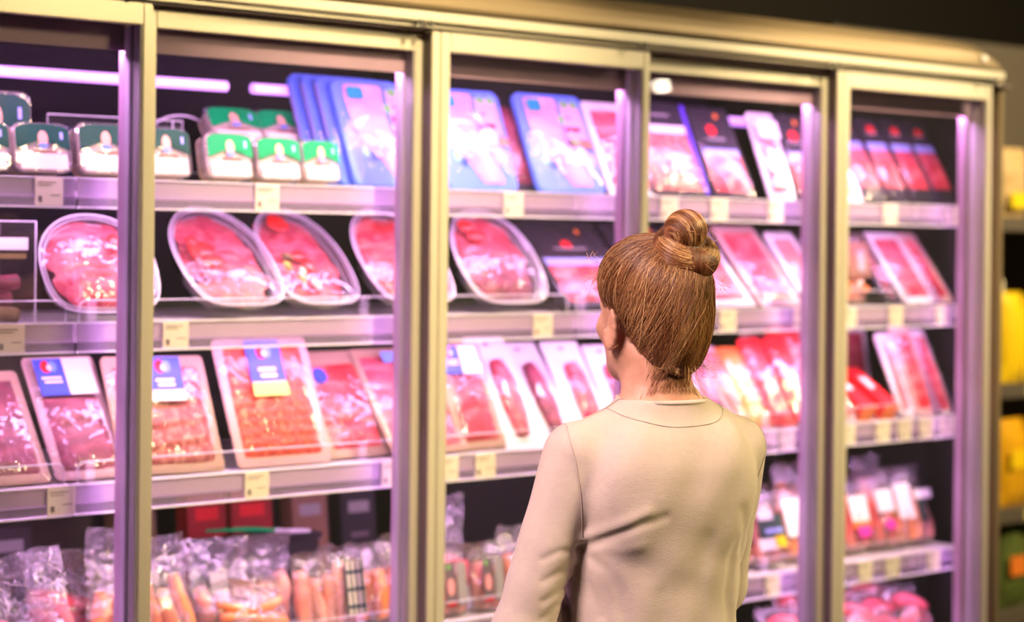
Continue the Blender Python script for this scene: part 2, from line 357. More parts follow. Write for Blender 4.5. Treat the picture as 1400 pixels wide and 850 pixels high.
# shelves ----------------------------------------------------------
SECT = [(0.72, 1.858), (1.864, 3.100), (3.106, 4.312), (4.318, 4.545)]
RANK = {1: 'top', 2: 'second', 3: 'third', 4: 'fourth', 5: 'bottom'}
SN = ['leftmost', 'second', 'third', 'rightmost short']
SW = {1: 'under the ready packs', 2: 'under the oval ham trays', 3: 'under the sliced sausage packs', 4: 'under the bagged sausages', 5: 'under the vacuum-packed joints'}
for lv, z in S.items():
    for si, (a, b) in enumerate(SECT):
        t = thing('cabinet_shelf', f'{SN[si]} section of the {RANK[lv]} shelf of the meat cabinet', 'shelf', ((a + b) / 2, 0.12, z - 0.003))
        h = (b - a) / 2
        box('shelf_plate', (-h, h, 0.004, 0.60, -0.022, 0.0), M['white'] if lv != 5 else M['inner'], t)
        bm = bmesh.new()
        lp = [[(x, yy, zz) for yy, zz in ((0.004, 0.002), (0.0, 0.003), (-0.003, 0.001), (-0.003, -0.031), (0.0, -0.034), (0.004, -0.034))] for x in (-h, h)]
        loft(bm, lp); fin('price_rail', bm, M['rail'], t)
        box('ticket_strip', (-h, h, -0.0075, -0.006, -0.051, 0.001), M['strip'], t)
        bm = bmesh.new(); bx(bm, -h, h, -0.010, -0.003, -0.0535, -0.050); bx(bm, -h, h, -0.0085, -0.003, 0.0, 0.003); fin('strip_lip', bm, M['acrylic_edge'], t)
        if lv in (1, 2, 3, 4):
            box('led_or_fill_strip', (-h + 0.02, h - 0.02, 0.010, 0.026, -0.031, -0.023), M['led' if lv < 3 else 'led_fill'], t)  # strips under the third and fourth shelves are added to brighten the bags
        if lv in (2, 3, 4) and si < 3:
            bm = bmesh.new(); hh = 0.042
            slab(bm, 2 * h - 0.02, hh, 0.004, 0.006, 0.018, cz=hh / 2 + 0.001, bev=0.0004); fin('front_guard', bm, M['acrylic'], t)
            bm = bmesh.new(); pts = [(-h + 0.011, 0.005, 0.0)] + [(-h + 0.025 - 0.014 * math.cos(k * PI / 8), 0.005, hh - 0.014 + 0.014 * math.sin(k * PI / 8)) for k in range(5)]
            pts += [(h - 0.025 + 0.014 * math.sin(k * PI / 8), 0.005, hh - 0.014 + 0.014 * math.cos(k * PI / 8)) for k in range(5)] + [(h - 0.011, 0.005, 0.0)]
            tube(bm, pts, 0.0011, 6); fin('guard_edge', bm, M['acrylic_edge'], t)
# shelf-bearing uprights at the section joints
for x in (1.861, 3.103, 4.315):
    box('upright', (x - 0.0025, x + 0.0025, 0.58, 0.86, 0.42, 2.02), M['inner'], cab)

# price tags -------------------------------------------------------
TG = {1: [(1.803, 'under the small packs at far left'), (2.275, 'below the light green cheese packs'), (2.915, 'between the two blue ham packs'),
          (3.394, 'under the dark violet-edged pack'), (3.562, 'under the right end of the dark violet-edged pack'), (3.764, 'under the black pack with a red dot'), (4.205, 'first in the rightmost door'), (4.46, 'last before the end panel')],
      2: [(1.73, 'at the far left edge'), (2.071, 'left below the tray with the red pepper'), (3.004, 'below the last oval tray'), (3.597, 'right of the nape of the woman'),
          (3.862, 'at the right side of the fourth door'), (4.044, 'first in the rightmost door'), (4.232, 'second in the rightmost door'), (4.429, 'last before the end panel')],
      3: [(1.834, 'below the smoked ham pack at the left'), (2.258, 'below the left corner of the orange salami pack'), (2.591, 'below the bacon pack with blue disc'), (2.739, 'first left of the sleeve of the woman'),
          (2.842, 'second left of the sleeve of the woman'), (3.813, 'right of the shoulder of the woman'), (3.886, 'at the right side of the fourth door'), (4.044, 'first of five in the rightmost door'),
          (4.184, 'second of five in the rightmost door'), (4.274, 'third of five in the rightmost door'), (4.363, 'fourth of five in the rightmost door'), (4.454, 'last of five in the rightmost door')],
      4: [(3.767, 'right of the waist of the woman'), (4.119, 'first in the rightmost door'), (4.229, 'second in the rightmost door'), (4.4, 'third in the rightmost door')]}
def price_tag(x, z, label, wide=0.056):
    t = thing('price_tag', label, 'price tag', (x, 0.1105, z - 0.0525))
    bm = bmesh.new(); slab(bm, wide, 0.0515, -0.0008, 0.0, 0.0015, bev=0.0002); fin('card', bm, M['paper'], t)
    bm = bmesh.new()
    for k in range(4): bx(bm, -wide * 0.38 + k * 0.002, -wide * 0.38 + k * 0.002 + 0.0012, -0.0014, -0.0008, 0.006, 0.017)
    bx(bm, -wide * 0.4, wide * 0.25, -0.0014, -0.0008, 0.041, 0.0425); bx(bm, -wide * 0.4, wide * 0.1, -0.0014, -0.0008, 0.036, 0.0372)
    bx(bm, 0.002, wide * 0.38, -0.0014, -0.0008, 0.018, 0.0195)
    fin('print', bm, M['ink'], t)
for lv, L in TG.items():
    for x, s in L: price_tag(x, S[lv], f'cream price tag on the {RANK[lv]} rail, {s}')

# ------------------------------------------------------------------ packs
def place(name, label, cat, X, lv, lean, yf=0.15, yaw=0.0, roll=0.0, group=None, dz=0.0, t=0.0):
    """base stands on shelf plate lv; t = depth of the pack, origin at its back lower edge"""
    a = math.radians(lean)
    return thing(name, label, cat, (X, yf + t * math.cos(a), S[lv] - 0.003 + dz), (-a, math.radians(roll), math.radians(yaw)), group)
def disc(t, name, m, x, z, rx, rz, y, n=18, sq=2.0):
    bm = bmesh.new(); ellipse_plate(bm, x, z, rx, rz, y - 0.0005, y, n, sq); return fin(name, bm, m, t)
def plate(t, name, m, x, z, w, h, y, r=0.001, th=0.0006, skew=0.0):
    bm = bmesh.new(); slab(bm, w, h, y - th, y, r, cz=z, cx=x, bev=0.0001)
    if skew:
        for v in bm.verts: v.co.x += skew * (v.co.z - z)
    return fin(name, bm, m, t)
def label_block(t, x, z, w, h, y, spec):
    """spec: list of bands (colour, fraction of height) from the top, plus marks"""
    lb = plate(t, 'label', M[spec['bg']], x, z, w, h, y)
    if 'low' in spec:
        f = spec.get('lowf', 0.25)
        plate(lb, 'price_field', M[spec['low']], x, z - h / 2 + h * f / 2, w, h * f, y - 0.0007)
    if 'side' in spec:
        plate(lb, 'white_field', M[spec['side']], x + w * 0.25, z, w * 0.5, h, y - 0.0007)
    ex = x - (w * 0.25 if 'side' in spec else 0)
    if spec.get('emblem'):
        r = min(w, h) * 0.17; ez = z + h * 0.28
        disc(lb, 'emblem', M['red'], ex - r * 0.45, ez, r * 0.8, r, y - 0.0008); disc(lb, 'emblem', M['blue_pale'], ex + r * 0.55, ez, r * 0.7, r * 0.9, y - 0.0009)
        disc(lb, 'emblem', M['card_white'], ex, ez - r * 0.2, r * 0.38, r * 0.45, y - 0.0016)
    if spec.get('lines'):
        bm = bmesh.new(); ww = w * (0.34 if 'side' in spec else 0.5)
        for k in range(spec['lines']):
            zz = z - h * (0.03 + 0.11 * k); bx(bm, ex - ww / 2 * (1 - .2 * k), ex + ww / 2, y - 0.0013, y - 0.0006, zz - h * 0.03, zz + h * 0.03)
        fin('print', bm, M[spec.get('ink', 'card_white')], lb)
    return lb
def slice_pack(name, label, X, lv, w, h, lean, tray, mt, lab=None, th=0.016, yf=0.15, rows=4, cols=1, wr='film', yaw=0, roll=0, margin=0.016, top=0.02, group=None, dz=0.0, fine=True, bulge=0.004):
    t = place(name, label, 'packaged meat', X, lv, lean, yf, yaw, roll, group, dz, th)
    bm = bmesh.new(); slab(bm, w, h, -th * 0.75, 0, 0.012, bev=0.003, draft=0.006); slab(bm, w, h, -th * 0.85, -th * 0.70, 0.010, bev=0.0008)
    fin('tray', bm, M[tray], t)
    mw, mh = w - 2 * margin, h - margin - top; z0 = margin; sd = random.random() * 50
    bm = bmesh.new(); nx, nzz = (22, 36) if fine else (8, 12)
    def f(u, v):
        e = min(1, min(u, 1 - u) * 9) ** .5 * min(1, min(v, 1 - v) * 14) ** .5
        s = (v * rows + 0.18 * math.sin(u * 3 + sd) + 0.10 * nz(u * 4, v * 3, sd)) % 1.0
        c = (u * cols + 0.07 * nz(v * 6, u, sd + 3)) % 1.0 if cols > 1 else 0.5
        return -th * 0.80 - e * (0.002 + 0.0045 * (1 - s) + (0.003 * (1 - abs(2 * c - 1) ** 2) if cols > 1 else 0) + bulge * 0.3 + 0.0015 * nz(u * 7, v * 7, sd))
    V = grid_sheet(bm, mw, mh, nx, nzz, f, 0, z0)
    fin('slices', bm, M[mt], t, smooth=True, recalc=False)
    bm = bmesh.new()
    def g(u, v):
        e = min(1, min(u, 1 - u) * 8) * min(1, min(v, 1 - v) * 10)
        return -th * 0.88 - e * (0.0085 + bulge) - 0.0018 * e * nz(u * 6 + sd, v * 8, 1.7)
    grid_sheet(bm, w * 0.985, h * 0.985, 16, 22, g, 0, h * 0.0075)
    fin('film', bm, M[wr], t, smooth=True, recalc=False)
    if lab:
        lx, lz, lw, lh = lab['r']; label_block(t, lx * w, lz * h, lw * w, lh * h, -th * 0.88 - 0.0095 - bulge, lab)
    return t

BL = dict(bg='blue', emblem=True, lines=2, ink='card_white')
# --- third shelf, left to right
slice_pack('ham_pack', 'pack of dark smoked ham cut by the left edge of the photo, third shelf', 1.765, 3, 0.150, 0.235, 34, 'tray_tan', 'ham_dark', dict(BL, r=(-.2, .8, .5, .3), side='cream'), wr='film_wrinkle', rows=2, yaw=3)
slice_pack('ham_pack', 'smoked ham pack with blue and cream label in front of the left door', 1.925, 3, 0.150, 0.262, 34, 'tray_pink', 'ham_dark', dict(BL, r=(-.02, .80, .80, .30), side='cream'), wr='film_wrinkle', rows=2)
slice_pack('ham_pack', 'mottled pink sausage slices under a blue and cream label, left of the orange salami', 2.10, 3, 0.228, 0.238, 24, 'tray_tan', 'coppa', dict(BL, r=(.04, .78, .36, .38), low='cream'), wr='film_wrinkle', rows=5, roll=1)
slice_pack('salami_pack', 'large pack of finely marbled orange salami with blue and yellow label', 2.354, 3, 0.226, 0.268, 23, 'tray_pink', 'salami', dict(BL, r=(-.03, .745, .37, .44), low='pale_yellow'), rows=11, cols=4, yf=0.145, margin=0.018, top=0.018, wr='film_soft')
t = slice_pack('bacon_pack', 'red bacon pack with a small round blue sticker right of the salami', 2.560, 3, 0.165, 0.250, 33, 'tray_tan', 'bacon', None, yf=0.17, rows=3, wr='film_wrinkle', margin=0.018, top=0.03)
disc(t, 'sticker', M['blue'], -0.045, 0.185, 0.018, 0.018, -0.0275)
slice_pack('ham_pack', 'pink ham pack in crinkled film with a tan tray edge, right of the bacon', 2.722, 3, 0.205, 0.268, 38, 'tray_tan', 'ham', dict(r=(-.02, .88, .3, .10), bg='blue_pale'), yf=0.138, wr='film_wrinkle', rows=3, margin=0.014)
slice_pack('ham_pack', 'dark pink slices with a blue and white label right of the wide door post', 2.875, 3, 0.132, 0.246, 25, 'tray_tan', 'pink_slices', dict(BL, r=(-.08, .82, .78, .26), side='card_white'), wr='film', rows=3)
def card_pack(label, X, w, h, lean, yf=0.15, mt='pink_salami', stick=True, sw=0.026, yaw=0, lv=3, slot=True):
    t = place('carded_salami', label, 'packaged meat', X, lv, lean, yf, yaw, 0, None, 0, 0.004)
    bm = bmesh.new(); slab(bm, w, h, -0.003, 0, 0.006, bev=0.0006); fin('backing_card', bm, M['card_white'], t)
    if slot:
        bm = bmesh.new(); ellipse_plate(bm, 0, h * 0.93, 0.010, 0.0035, -0.0036, -0.003, 12); fin('hang_hole', bm, M['black'], t)
    bm = bmesh.new(); n = 12; pts = []; rad = []
    for k in range(n + 1):
        u = k / n; pts.append((0.006 * math.sin(u * 2.6), -0.012, h * (0.10 + 0.66 * u))); rad.append(sw * (0.25 + 0.95 * math.sin(PI * (0.08 + 0.84 * u)) ** .5) * 0.82)
    tube(bm, pts, sw, 14, rad=rad)
    for v in bm.verts: v.co.y = -0.003 + (v.co.y + 0.003) * 0.7 if v.co.y < -0.003 else -0.003
    s = fin('salami', bm, M[mt], t, smooth=True)
    if stick:
        disc(t, 'round_label', M['card_white'], 0.002, h * 0.47, sw * 0.78, sw * 0.85, -0.0245); disc(t, 'label_mark', M['grey'], 0.002, h * 0.48, sw * 0.4, sw * 0.45, -0.0252)
    bm = bmesh.new()
    def g(u, v):
        e = math.sin(PI * min(max(u, 0), 1)) ** .5 * math.sin(PI * v) ** .4
        return -0.0032 - e * 0.024
    grid_sheet(bm, w * 0.72, h * 0.76, 12, 16, g, 0, h * 0.05); fin('blister', bm, M['film_soft'], t, smooth=True, recalc=False)
    return t
card_pack('white carded salami with round label nearest the wide door post', 2.995, 0.118, 0.282, 33, sw=0.028)
card_pack('second white carded salami, its round label half way down', 3.105, 0.125, 0.275, 37, yf=0.155, mt='ham_dark', sw=0.027)
card_pack('third white carded salami just left of the shoulder of the woman', 3.225, 0.118, 0.262, 33, yf=0.16, mt='pink_slices', stick=False, sw=0.028)
card_pack('white carded salami standing behind the shoulder of the woman', 3.345, 0.105, 0.25, 33, yf=0.16, mt='pink_slices', sw=0.026)

# --- second shelf: oval trays
def oval_tray(label, X, w, h, lean, yf=0.15, top='ham', low='ham_pale', pepper=None, yaw=0, roll=0, pickles=False, nsl=7, group=None):
    dp = 0.040
    t = place('ham_tray', label, 'packaged meat', X, 2, lean, yf, yaw, roll, group, 0, dp)
    def ring(s, y, n=48, inset=0.0):
        o = []
        for k in range(n):
            a = 2 * PI * k / n; c, d = math.cos(a), math.sin(a); e = 2 / (2.15 if d > 0 else 2.15 + 1.5 * -d)
            x = (w / 2 - inset) * s * math.copysign(abs(c) ** e, c); z = (h / 2 - inset) * s * math.copysign(abs(d) ** e, d)
            x *= 1 - 0.06 * (z / (h / 2))            # a little wider at the foot
            o.append((x, y, h / 2 + z))
        return o
    bm = bmesh.new()
    R0 = [ring(1, -dp), ring(1, -dp + 0.003), ring(1, -dp + 0.003, inset=0.008), ring(1, -dp + 0.010, inset=0.010), ring(1, -0.004, inset=0.018), ring(1, 0, inset=0.024)]
    loft(bm, R0, cap0=False); fin('tray', bm, M['tray_clear'], t, smooth=True)
    bm = bmesh.new()
    for (ins, yy, r) in ((0.001, -dp, 0.0022), (0.009, -dp + 0.001, 0.0013), (0.015, -dp + 0.014, 0.0010)):
        pts = ring(1, yy, inset=ins); tube(bm, pts + [pts[0]], r, 6, cap=False)
    fin('rim', bm, M['acrylic_edge'], t, smooth=True)
    sd = random.random() * 99
    # folded slices: overlapping wavy blobs
    for k in range(nsl):
        u = (k + .5) / nsl
        bm = bmesh.new(); cz = h * (0.85 - 0.68 * u); rx = w * 0.395 * (0.80 + 0.2 * math.sin(PI * u)) ; rz = h * 0.17
        cx = w * 0.03 * math.sin(k * 2.1 + sd); nr, na = 6, 28; c0 = bm.verts.new((cx, -dp + 0.004 - 0.002, cz)); prev = None
        for i in range(1, nr + 1):
            s = i / nr; row = []
            for j in range(na):
                a = 2 * PI * j / na; wob = 1 + 0.09 * nz(math.cos(a) * 1.5, math.sin(a) * 1.5, k + sd)
                x = cx + rx * s * wob * math.cos(a); z = cz + rz * s * wob * math.sin(a)
                y = -dp + 0.004 + 0.015 * s * s - 0.004 * (k / nsl) + 0.0042 * math.sin(x * 90 + k * 1.7 + sd) * s + 0.002 * nz(x * 30, z * 30, sd)
                row.append(bm.verts.new((x, y, z)))
            for j in range(na):
                j2 = (j + 1) % na
                if prev is None: bm.faces.new((c0, row[j], row[j2]))
                else: bm.faces.new((prev[j], row[j], row[j2], prev[j2]))
            prev = row
        fin('ham_slice', bm, M[(top if k % 2 == 0 else 'pink_slices') if k < nsl * .62 else low], t, smooth=True)
    if pepper:
        for (px, pz, rx, rz) in pepper:
            bm = bmesh.new(); bmesh.ops.create_uvsphere(bm, u_segments=16, v_segments=10, radius=1)
            for v in bm.verts:
                n_ = 1 + 0.12 * nz(v.co.x * 2, v.co.z * 2, px * 40); v.co = Vector((px * w + v.co.x * rx * w * n_, -dp - 0.006 + v.co.y * 0.007, pz * h + v.co.z * rz * h * n_))
            fin('red_pepper', bm, M['pepper'], t, smooth=True)
    if pickles:
        for (px, pz, aa, mt) in ((-0.30, 0.36, 20, 'pickle'), (-0.22, 0.22, 20, 'pickle'), (-0.16, 0.30, -10, 'cheese'), (-0.08, 0.17, 25, 'cheese'), (-.24, .46, 60, 'olive')):
            bm = bmesh.new(); a = math.radians(aa); L_ = 0.028
            tube(bm, [(px * w - math.sin(a) * L_ * (u - .5), -dp - 0.008, pz * h + math.cos(a) * L_ * (u - .5)) for u in (0, .25, .5, .75, 1)], 0, 10, rad=[.002, .0062, .0075, .0062, .002])
            fin('pickle', bm, M[mt], t, smooth=True)
    bm = bmesh.new(); V = []; n = 48; c0 = bm.verts.new((0, -dp - 0.018, h / 2)); prev = None
    for i in range(1, 9):
        s = i / 8; rr = ring(s, -dp - 0.0012 - 0.017 * (1 - s ** 3)); row = []
        for (x, y, z) in rr: row.append(bm.verts.new((x, y - 0.0012 * nz(x * 40, z * 40, sd) * (1 - s ** 4), z)))
        for j in range(n):
            j2 = (j + 1) % n
            if prev is None: bm.faces.new((c0, row[j], row[j2]))
            else: bm.faces.new((prev[j], row[j], row[j2], prev[j2]))
        prev = row
    fin('film_lid', bm, M['film'], t, smooth=True)
    return t
oval_tray('oval tray of pale pink folded ham behind the left door post', 1.955, 0.245, 0.205, 27, pepper=[(.16, .70, .05, .09)], low='ham')
oval_tray('oval ham tray with a big red pepper piece, first right of the left post', 2.262, 0.225, 0.268, 44, pepper=[(-.28, .62, .06, .05), (-.20, .54, .13, .08), (-.18, .42, .14, .07), (-.20, .32, .15, .06), (-.30, .50, .05, .13)])
oval_tray('oval ham tray garnished with pickles and a round red tomato', 2.470, 0.205, 0.272, 45, yf=0.165, pepper=[(-.13, .82, .13, .09), (-.10, .47, .10, .05), (-.02, .38, .07, .07)], pickles=True, low='pink_slices')
oval_tray('oval tray of red sliced ham cut by the wide door post', 2.705, 0.225, 0.266, 42, top='bacon', low='bacon', pepper=[(.05, .24, .10, .07), (.12, .34, .08, .08)])
oval_tray('oval tray of dark red ham at the left of the black-lidded pack', 2.965, 0.235, 0.252, 36, top='pink_slices', low='ham_dark', pepper=[(-.24, .80, .09, .06), (-.16, .70, .11, .06)])

# --- black packs with red and orange dots
def black_pack(name, label, X, lv, w, h, lean, yf=0.15, mt='pink_slices', roll=0, yaw=0, band='lavender', red=(0.05, 0.80), orange=(0.32, 0.92), film_='film_soft', win=(0.06, 0.47), dz=0.0, edge=None, black='tray_black'):
    th = 0.020
    t = place(name, label, 'packaged meat', X, lv, lean, yf, yaw, roll, None, dz, th)
    bm = bmesh.new(); slab(bm, w, h, -th, 0, 0.010, bev=0.003); fin('tray', bm, M[black], t)
    if edge:
        bm = bmesh.new(); bx(bm, w / 2 - 0.012, w / 2 + 0.002, -th - 0.001, 0.0, 0.004, h - 0.004, 0.001); fin('coloured_edge', bm, M[edge], t)
    z0, z1 = win[0] * h, win[1] * h; sd = random.random() * 9
    bm = bmesh.new(); grid_sheet(bm, w * 0.84, z1 - z0, 12, 14, lambda u, v: -th - 0.0005 - 0.004 * min(1, 6 * min(u, 1 - u, v, 1 - v)) - 0.0018 * nz(u * 5, v * 9, sd), 0, z0)
    fin('slices', bm, M[mt], t, smooth=True, recalc=False)
    if band: plate(t, 'label_band', M[band], 0, z1 + 0.045 * h, w * 0.84, h * 0.085, -th)
    plate(t, 'text_band', M['grey'], 0, z1 + 0.20 * h, w * 0.42, h * 0.02, -th)
    if red: disc(t, 'red_emblem', M['red'], red[0] * w, red[1] * h, 0.017, 0.015, -th)
    if orange: disc(t, 'orange_emblem', M['orange'], orange[0] * w, orange[1] * h, 0.008, 0.008, -th)
    bm = bmesh.new(); grid_sheet(bm, w * 0.97, h * 0.97, 10, 14, lambda u, v: -th - 0.0015 - 0.008 * min(1, 5 * min(u, 1 - u, v, 1 - v)) - 0.002 * nz(u * 6, v * 6, sd), 0, h * 0.015)
    fin('film', bm, M[film_], t, smooth=True, recalc=False)
    return t
black_pack('bacon_pack', 'black-lidded bacon pack with red dot and pale blue band, left of the forehead', 3.235, 2, 0.245, 0.272, 44, red=(-.02, .70), orange=(.22, .86), win=(.05, .46))
black_pack('bacon_pack', 'black-lidded bacon pack mostly hidden behind the head of the woman', 3.47, 2, 0.20, 0.262, 44)
# --- top shelf, small cheese packs
def cheese_pack(label, X, w=0.118, h=0.094, lean=12, yf=0.15, dz=0.0, head='green_dark', group=None, yaw=0, depth=0.05):
    t = place('cheese_pack', label, 'packaged cheese', X, 1, lean, yf, yaw, 0, group, dz, depth)
    bm = bmesh.new(); slab(bm, w, h, -depth, 0, 0.020, bev=0.004, draft=0.008); fin('tray', bm, M['tray_clear'], t, smooth=False)
    bm = bmesh.new(); slab(bm, w * 0.90, h * 0.92, -depth * 0.9, -0.006, 0.016, cz=h / 2, bev=0.003); fin('cheese_slices', bm, M['cheese'], t)
    # printed lid: coloured head with a hump-shaped lower edge
    bm = bmesh.new(); n = 16; lo = []; hi = []
    for k in range(n + 1):
        u = k / n; x = w * 0.92 * (u - .5); zt = h * (0.96 - 0.10 * abs(2 * u - 1) ** 5); zb = h * (0.46 + 0.16 * math.cos((2 * u - 1) * PI / 2) ** 1.5)
        lo.append((x, zb)); hi.append((x, zt))
    for y in (-depth - 0.0012, -depth - 0.0004):
        pass
    f = [bm.verts.new((x, -depth - 0.001, z)) for x, z in lo]; g = [bm.verts.new((x, -depth - 0.001, z)) for x, z in hi]
    f2 = [bm.verts.new((x, -depth - 0.0001, z)) for x, z in lo]; g2 = [bm.verts.new((x, -depth - 0.0001, z)) for x, z in hi]
    for k in range(n):
        bm.faces.new((f[k], f[k + 1], g[k + 1], g[k])); bm.faces.new((f2[k], g2[k], g2[k + 1], f2[k + 1]))
        bm.faces.new((f[k], f2[k], f2[k + 1], f[k + 1])); bm.faces.new((g[k], g[k + 1], g2[k + 1], g2[k]))
    hd = fin('green_header', bm, M[head], t)
    disc(hd, 'round_emblem', M['skin_print'], 0, h * 0.68, w * 0.085, h * 0.15, -depth - 0.0012); disc(hd, 'emblem_base', M['blue_pale'], 0, h * 0.53, w * 0.075, h * 0.05, -depth - 0.0018)
    plate(hd, 'text_mark', M['lavender'], w * 0.32, h * 0.74, w * 0.05, h * 0.14, -depth - 0.0012)
    plate(t, 'brown_band', M['brown_print'], w * 0.02, h * 0.42, w * 0.40, h * 0.05, -depth - 0.0004)
    plate(t, 'pale_field', M['cream'], 0, h * 0.22, w * 0.80, h * 0.30, -depth)
    return t
cheese_pack('small dark green-topped cheese pack at the left edge of the top shelf', 1.690, yf=0.14)
cheese_pack('small green-topped cheese pack above the first price tag', 1.812, yf=0.14)
cheese_pack('green-topped cheese pack just left of the left door post', 1.948, w=0.120, h=0.100)
cheese_pack('dark green-topped cheese pack just right of the left door post', 2.078, w=0.112, h=0.098)
cheese_pack('brighter green-topped cheese pack, first of the three lighter ones', 2.222, head='green', w=0.112)
cheese_pack('brighter green-topped cheese pack, middle of the three lighter ones', 2.338, head='green', w=0.110, h=0.090)
cheese_pack('brighter green-topped cheese pack next to the stacked blue packs', 2.440, head='green', w=0.095, h=0.088)
cheese_pack('taller green-topped pack stacked behind the front row at the far left', 1.775, w=0.15, h=0.16, yf=0.25, lean=6)
cheese_pack('bright green cheese pack leaning high behind the front row', 2.335, w=0.13, h=0.10, yf=0.28, lean=36, dz=0.055, head='green')
cheese_pack('second bright green cheese pack leaning high, next to the blue packs', 2.452, w=0.12, h=0.10, yf=0.28, lean=36, dz=0.055, head='green')
for lbl, x in (('clear block supporting the first high leaning green pack', 2.335), ('clear block supporting the second high leaning green pack', 2.452)):
    t = thing('display_riser', lbl, 'stand', (x, 0.34, S[1] - 0.003)); box('riser_body', (-0.05, 0.05, -0.05, 0.10, 0, 0.027), M['tray_black'], t, 0.002)
    box('riser_top', (-0.052, 0.052, -0.052, 0.102, 0.027, 0.030), M['grey'], t, 0.001)
# clear acrylic bins behind the small packs
def acrylic_bin(label, xa, xb, z1, yf=0.22):
    t = thing('acrylic_bin', label, 'container', ((xa + xb) / 2, yf, S[1] - 0.003)); h = (xb - xa) / 2
    bm = bmesh.new(); bx(bm, -h, h, 0, 0.002, 0, z1); bx(bm, -h, -h + .002, 0.002, 0.2, 0, z1); bx(bm, h - .002, h, 0.002, 0.2, 0, z1); fin('clear_wall', bm, M['acrylic'], t)
    bm = bmesh.new(); tube(bm, [(-h, 0, 0), (-h, 0, z1), (h, 0, z1), (h, 0, 0)], 0.0012, 6); tube(bm, [(h - 0.022, 0, 0), (h - 0.022, 0, z1)], 0.0012, 6); fin('edge', bm, M['acrylic_edge'], t)
    box('dark_content', (-h + .006, h - .006, 0.01, 0.19, 0.0, z1 * 0.82), C('bin_navy', (0.02, 0.015, 0.06)), t, 0.004)
acrylic_bin('clear bin with dark contents behind the small cheese packs', 1.88, 2.175, 0.125, 0.26)
# hoop-shaped handle behind green packs
bm = bmesh.new(); pts = [(2.235 + 0.07 * math.cos(PI - PI * k / 14), 0.36, S[1] + 0.10 + 0.04 * math.sin(PI * k / 14)) for k in range(15)]
pts = [(2.165, 0.36, S[1] - 0.003)] + pts + [(2.305, 0.36, S[1] - 0.003)]
tube(bm, pts, 0.002, 8); tag(fin('basket_handle', bm, M['acrylic_edge'], smooth=True), 'thin clear hoop handle rising behind the bright green packs', 'handle')

# --- blue framed ham packs
def blue_pack(label, X, w=0.210, h=0.250, lean=24, yf=0.15, yaw=0, roll=0, full=True, dz=0.0):
    th = 0.016
    t = place('blue_ham_pack', label, 'packaged meat', X, 1, lean, yf, yaw, roll, None, dz, th)
    bm = bmesh.new(); slab(bm, w, h, -th, 0, 0.020, bev=0.003); fin('tray', bm, M['skyblue'], t)
    if full:
        bm = bmesh.new(); n = 14; L_ = []
        pz = [0.06, 0.10, 0.25, 0.40, 0.55, 0.70, 0.85, 0.93, 0.95]
        lx = [.02, -.02, -.12, -.28, -.34, -.37, -.38, -.37, -.34]; rx = [.28, .30, .24, .14, .08, .06, .08, .10, .08]
        rows = []
        for z, a, b in zip(pz, lx, rx):
            rows.append([bm.verts.new((w * (a + (b - a) * k / n), -th - 0.001 - 0.006 * math.sin(PI * k / n) ** .6 * math.sin(PI * z) ** .5 - 0.002 * nz(k * .4, z * 6, X), h * z)) for k in range(n + 1)])
        for a, b in zip(rows, rows[1:]):
            for k in range(n): bm.faces.new((a[k], a[k + 1], b[k + 1], b[k]))
        fin('ham_slices', bm, M['ham_pink'], t, smooth=True, recalc=False)
        for (x, z, rx_, rz_) in ((.22, .90, .06, .045), (.36, .90, .055, .045), (.12, .74, .05, .05)): disc(t, 'leaf_print', M['leaf'], x * w, z * h, rx_ * w, rz_ * h, -th - 0.0005)
        plate(t, 'pink_panel', C('pink_print', (0.72, 0.40, 0.62)), w * .28, h * .72, w * .28, h * .40, -th)
        disc(t, 'mark', M['ink'], w * .22, h * .76, w * .04, h * .015, -th - 0.0008); plate(t, 'red_stripe', M['red'], w * .25, h * .64, w * .22, h * .05, -th - 0.0006)
        lb = plate(t, 'dark_label', M['brown_print'], w * .28, h * .48, w * .34, h * .10, -th - 0.0075, skew=-.3)
        plate(lb, 'leaf_strip', M['leaf'], w * .20, h * .50, w * .10, h * .035, -th - 0.0083, skew=-.3)
        disc(t, 'leaf_print', M['leaf'], -w * .29, h * .32, w * .045, h * .06, -th - 0.0015); disc(t, 'blue_print', M['blue'], -w * .20, h * .27, w * .035, h * .045, -th - 0.0075)
        disc(t, 'pale_print', M['skin_print'] if False else C('salmon_print', (0.85, 0.38, 0.40)), w * .33, h * .33, w * .10, h * .07, -th - 0.001)
        plate(t, 'leaf_wreath', M['teal'], -w * .26, h * .86, w * .20, h * .12, -th - 0.007, r=0.008)
    bm = bmesh.new(); sd = X * 9
    grid_sheet(bm, w * 0.94, h * 0.95, 14, 18, lambda u, v: -th - 0.002 - 0.013 * min(1, 5 * min(u, 1 - u, v, 1 - v)) - 0.0022 * nz(u * 3, v * 6, sd), 0, h * 0.025)
    fin('film', bm, M['film_soft'], t, smooth=True, recalc=False)
    return t
blue_pack('blue-framed ham pack with green leaves left of the wide door post', 2.630, 0.215, 0.245, 24)
blue_pack('blue-framed ham pack with green leaves directly right of the wide door post', 2.868, 0.205, 0.236, 21)
blue_pack('rightmost blue-framed ham pack with green leaves, next to plain pink ham', 3.131, 0.208, 0.246, 24)
for k, s in enumerate(('first', 'second', 'third')):
    t = blue_pack(f'{s} blue pack tightly stacked behind the blue ham pack left of the post', 2.612 - 0.016 * k, 0.215, 0.250 + 0.004 * k, 23, yf=0.1755 + 0.0255 * k, full=False)
    for (xa, za, zb, m_) in ((-.108, .02, .235, C('side_lilac', (0.35, 0.32, 0.72))), (-.1086, .07, .11, M['leaf' if k else 'teal']), (-.1088, .03, .06, M['red'])):
        box('printed_side', (xa, xa + 0.0006, -0.013, -0.003, za, zb), m_, t)
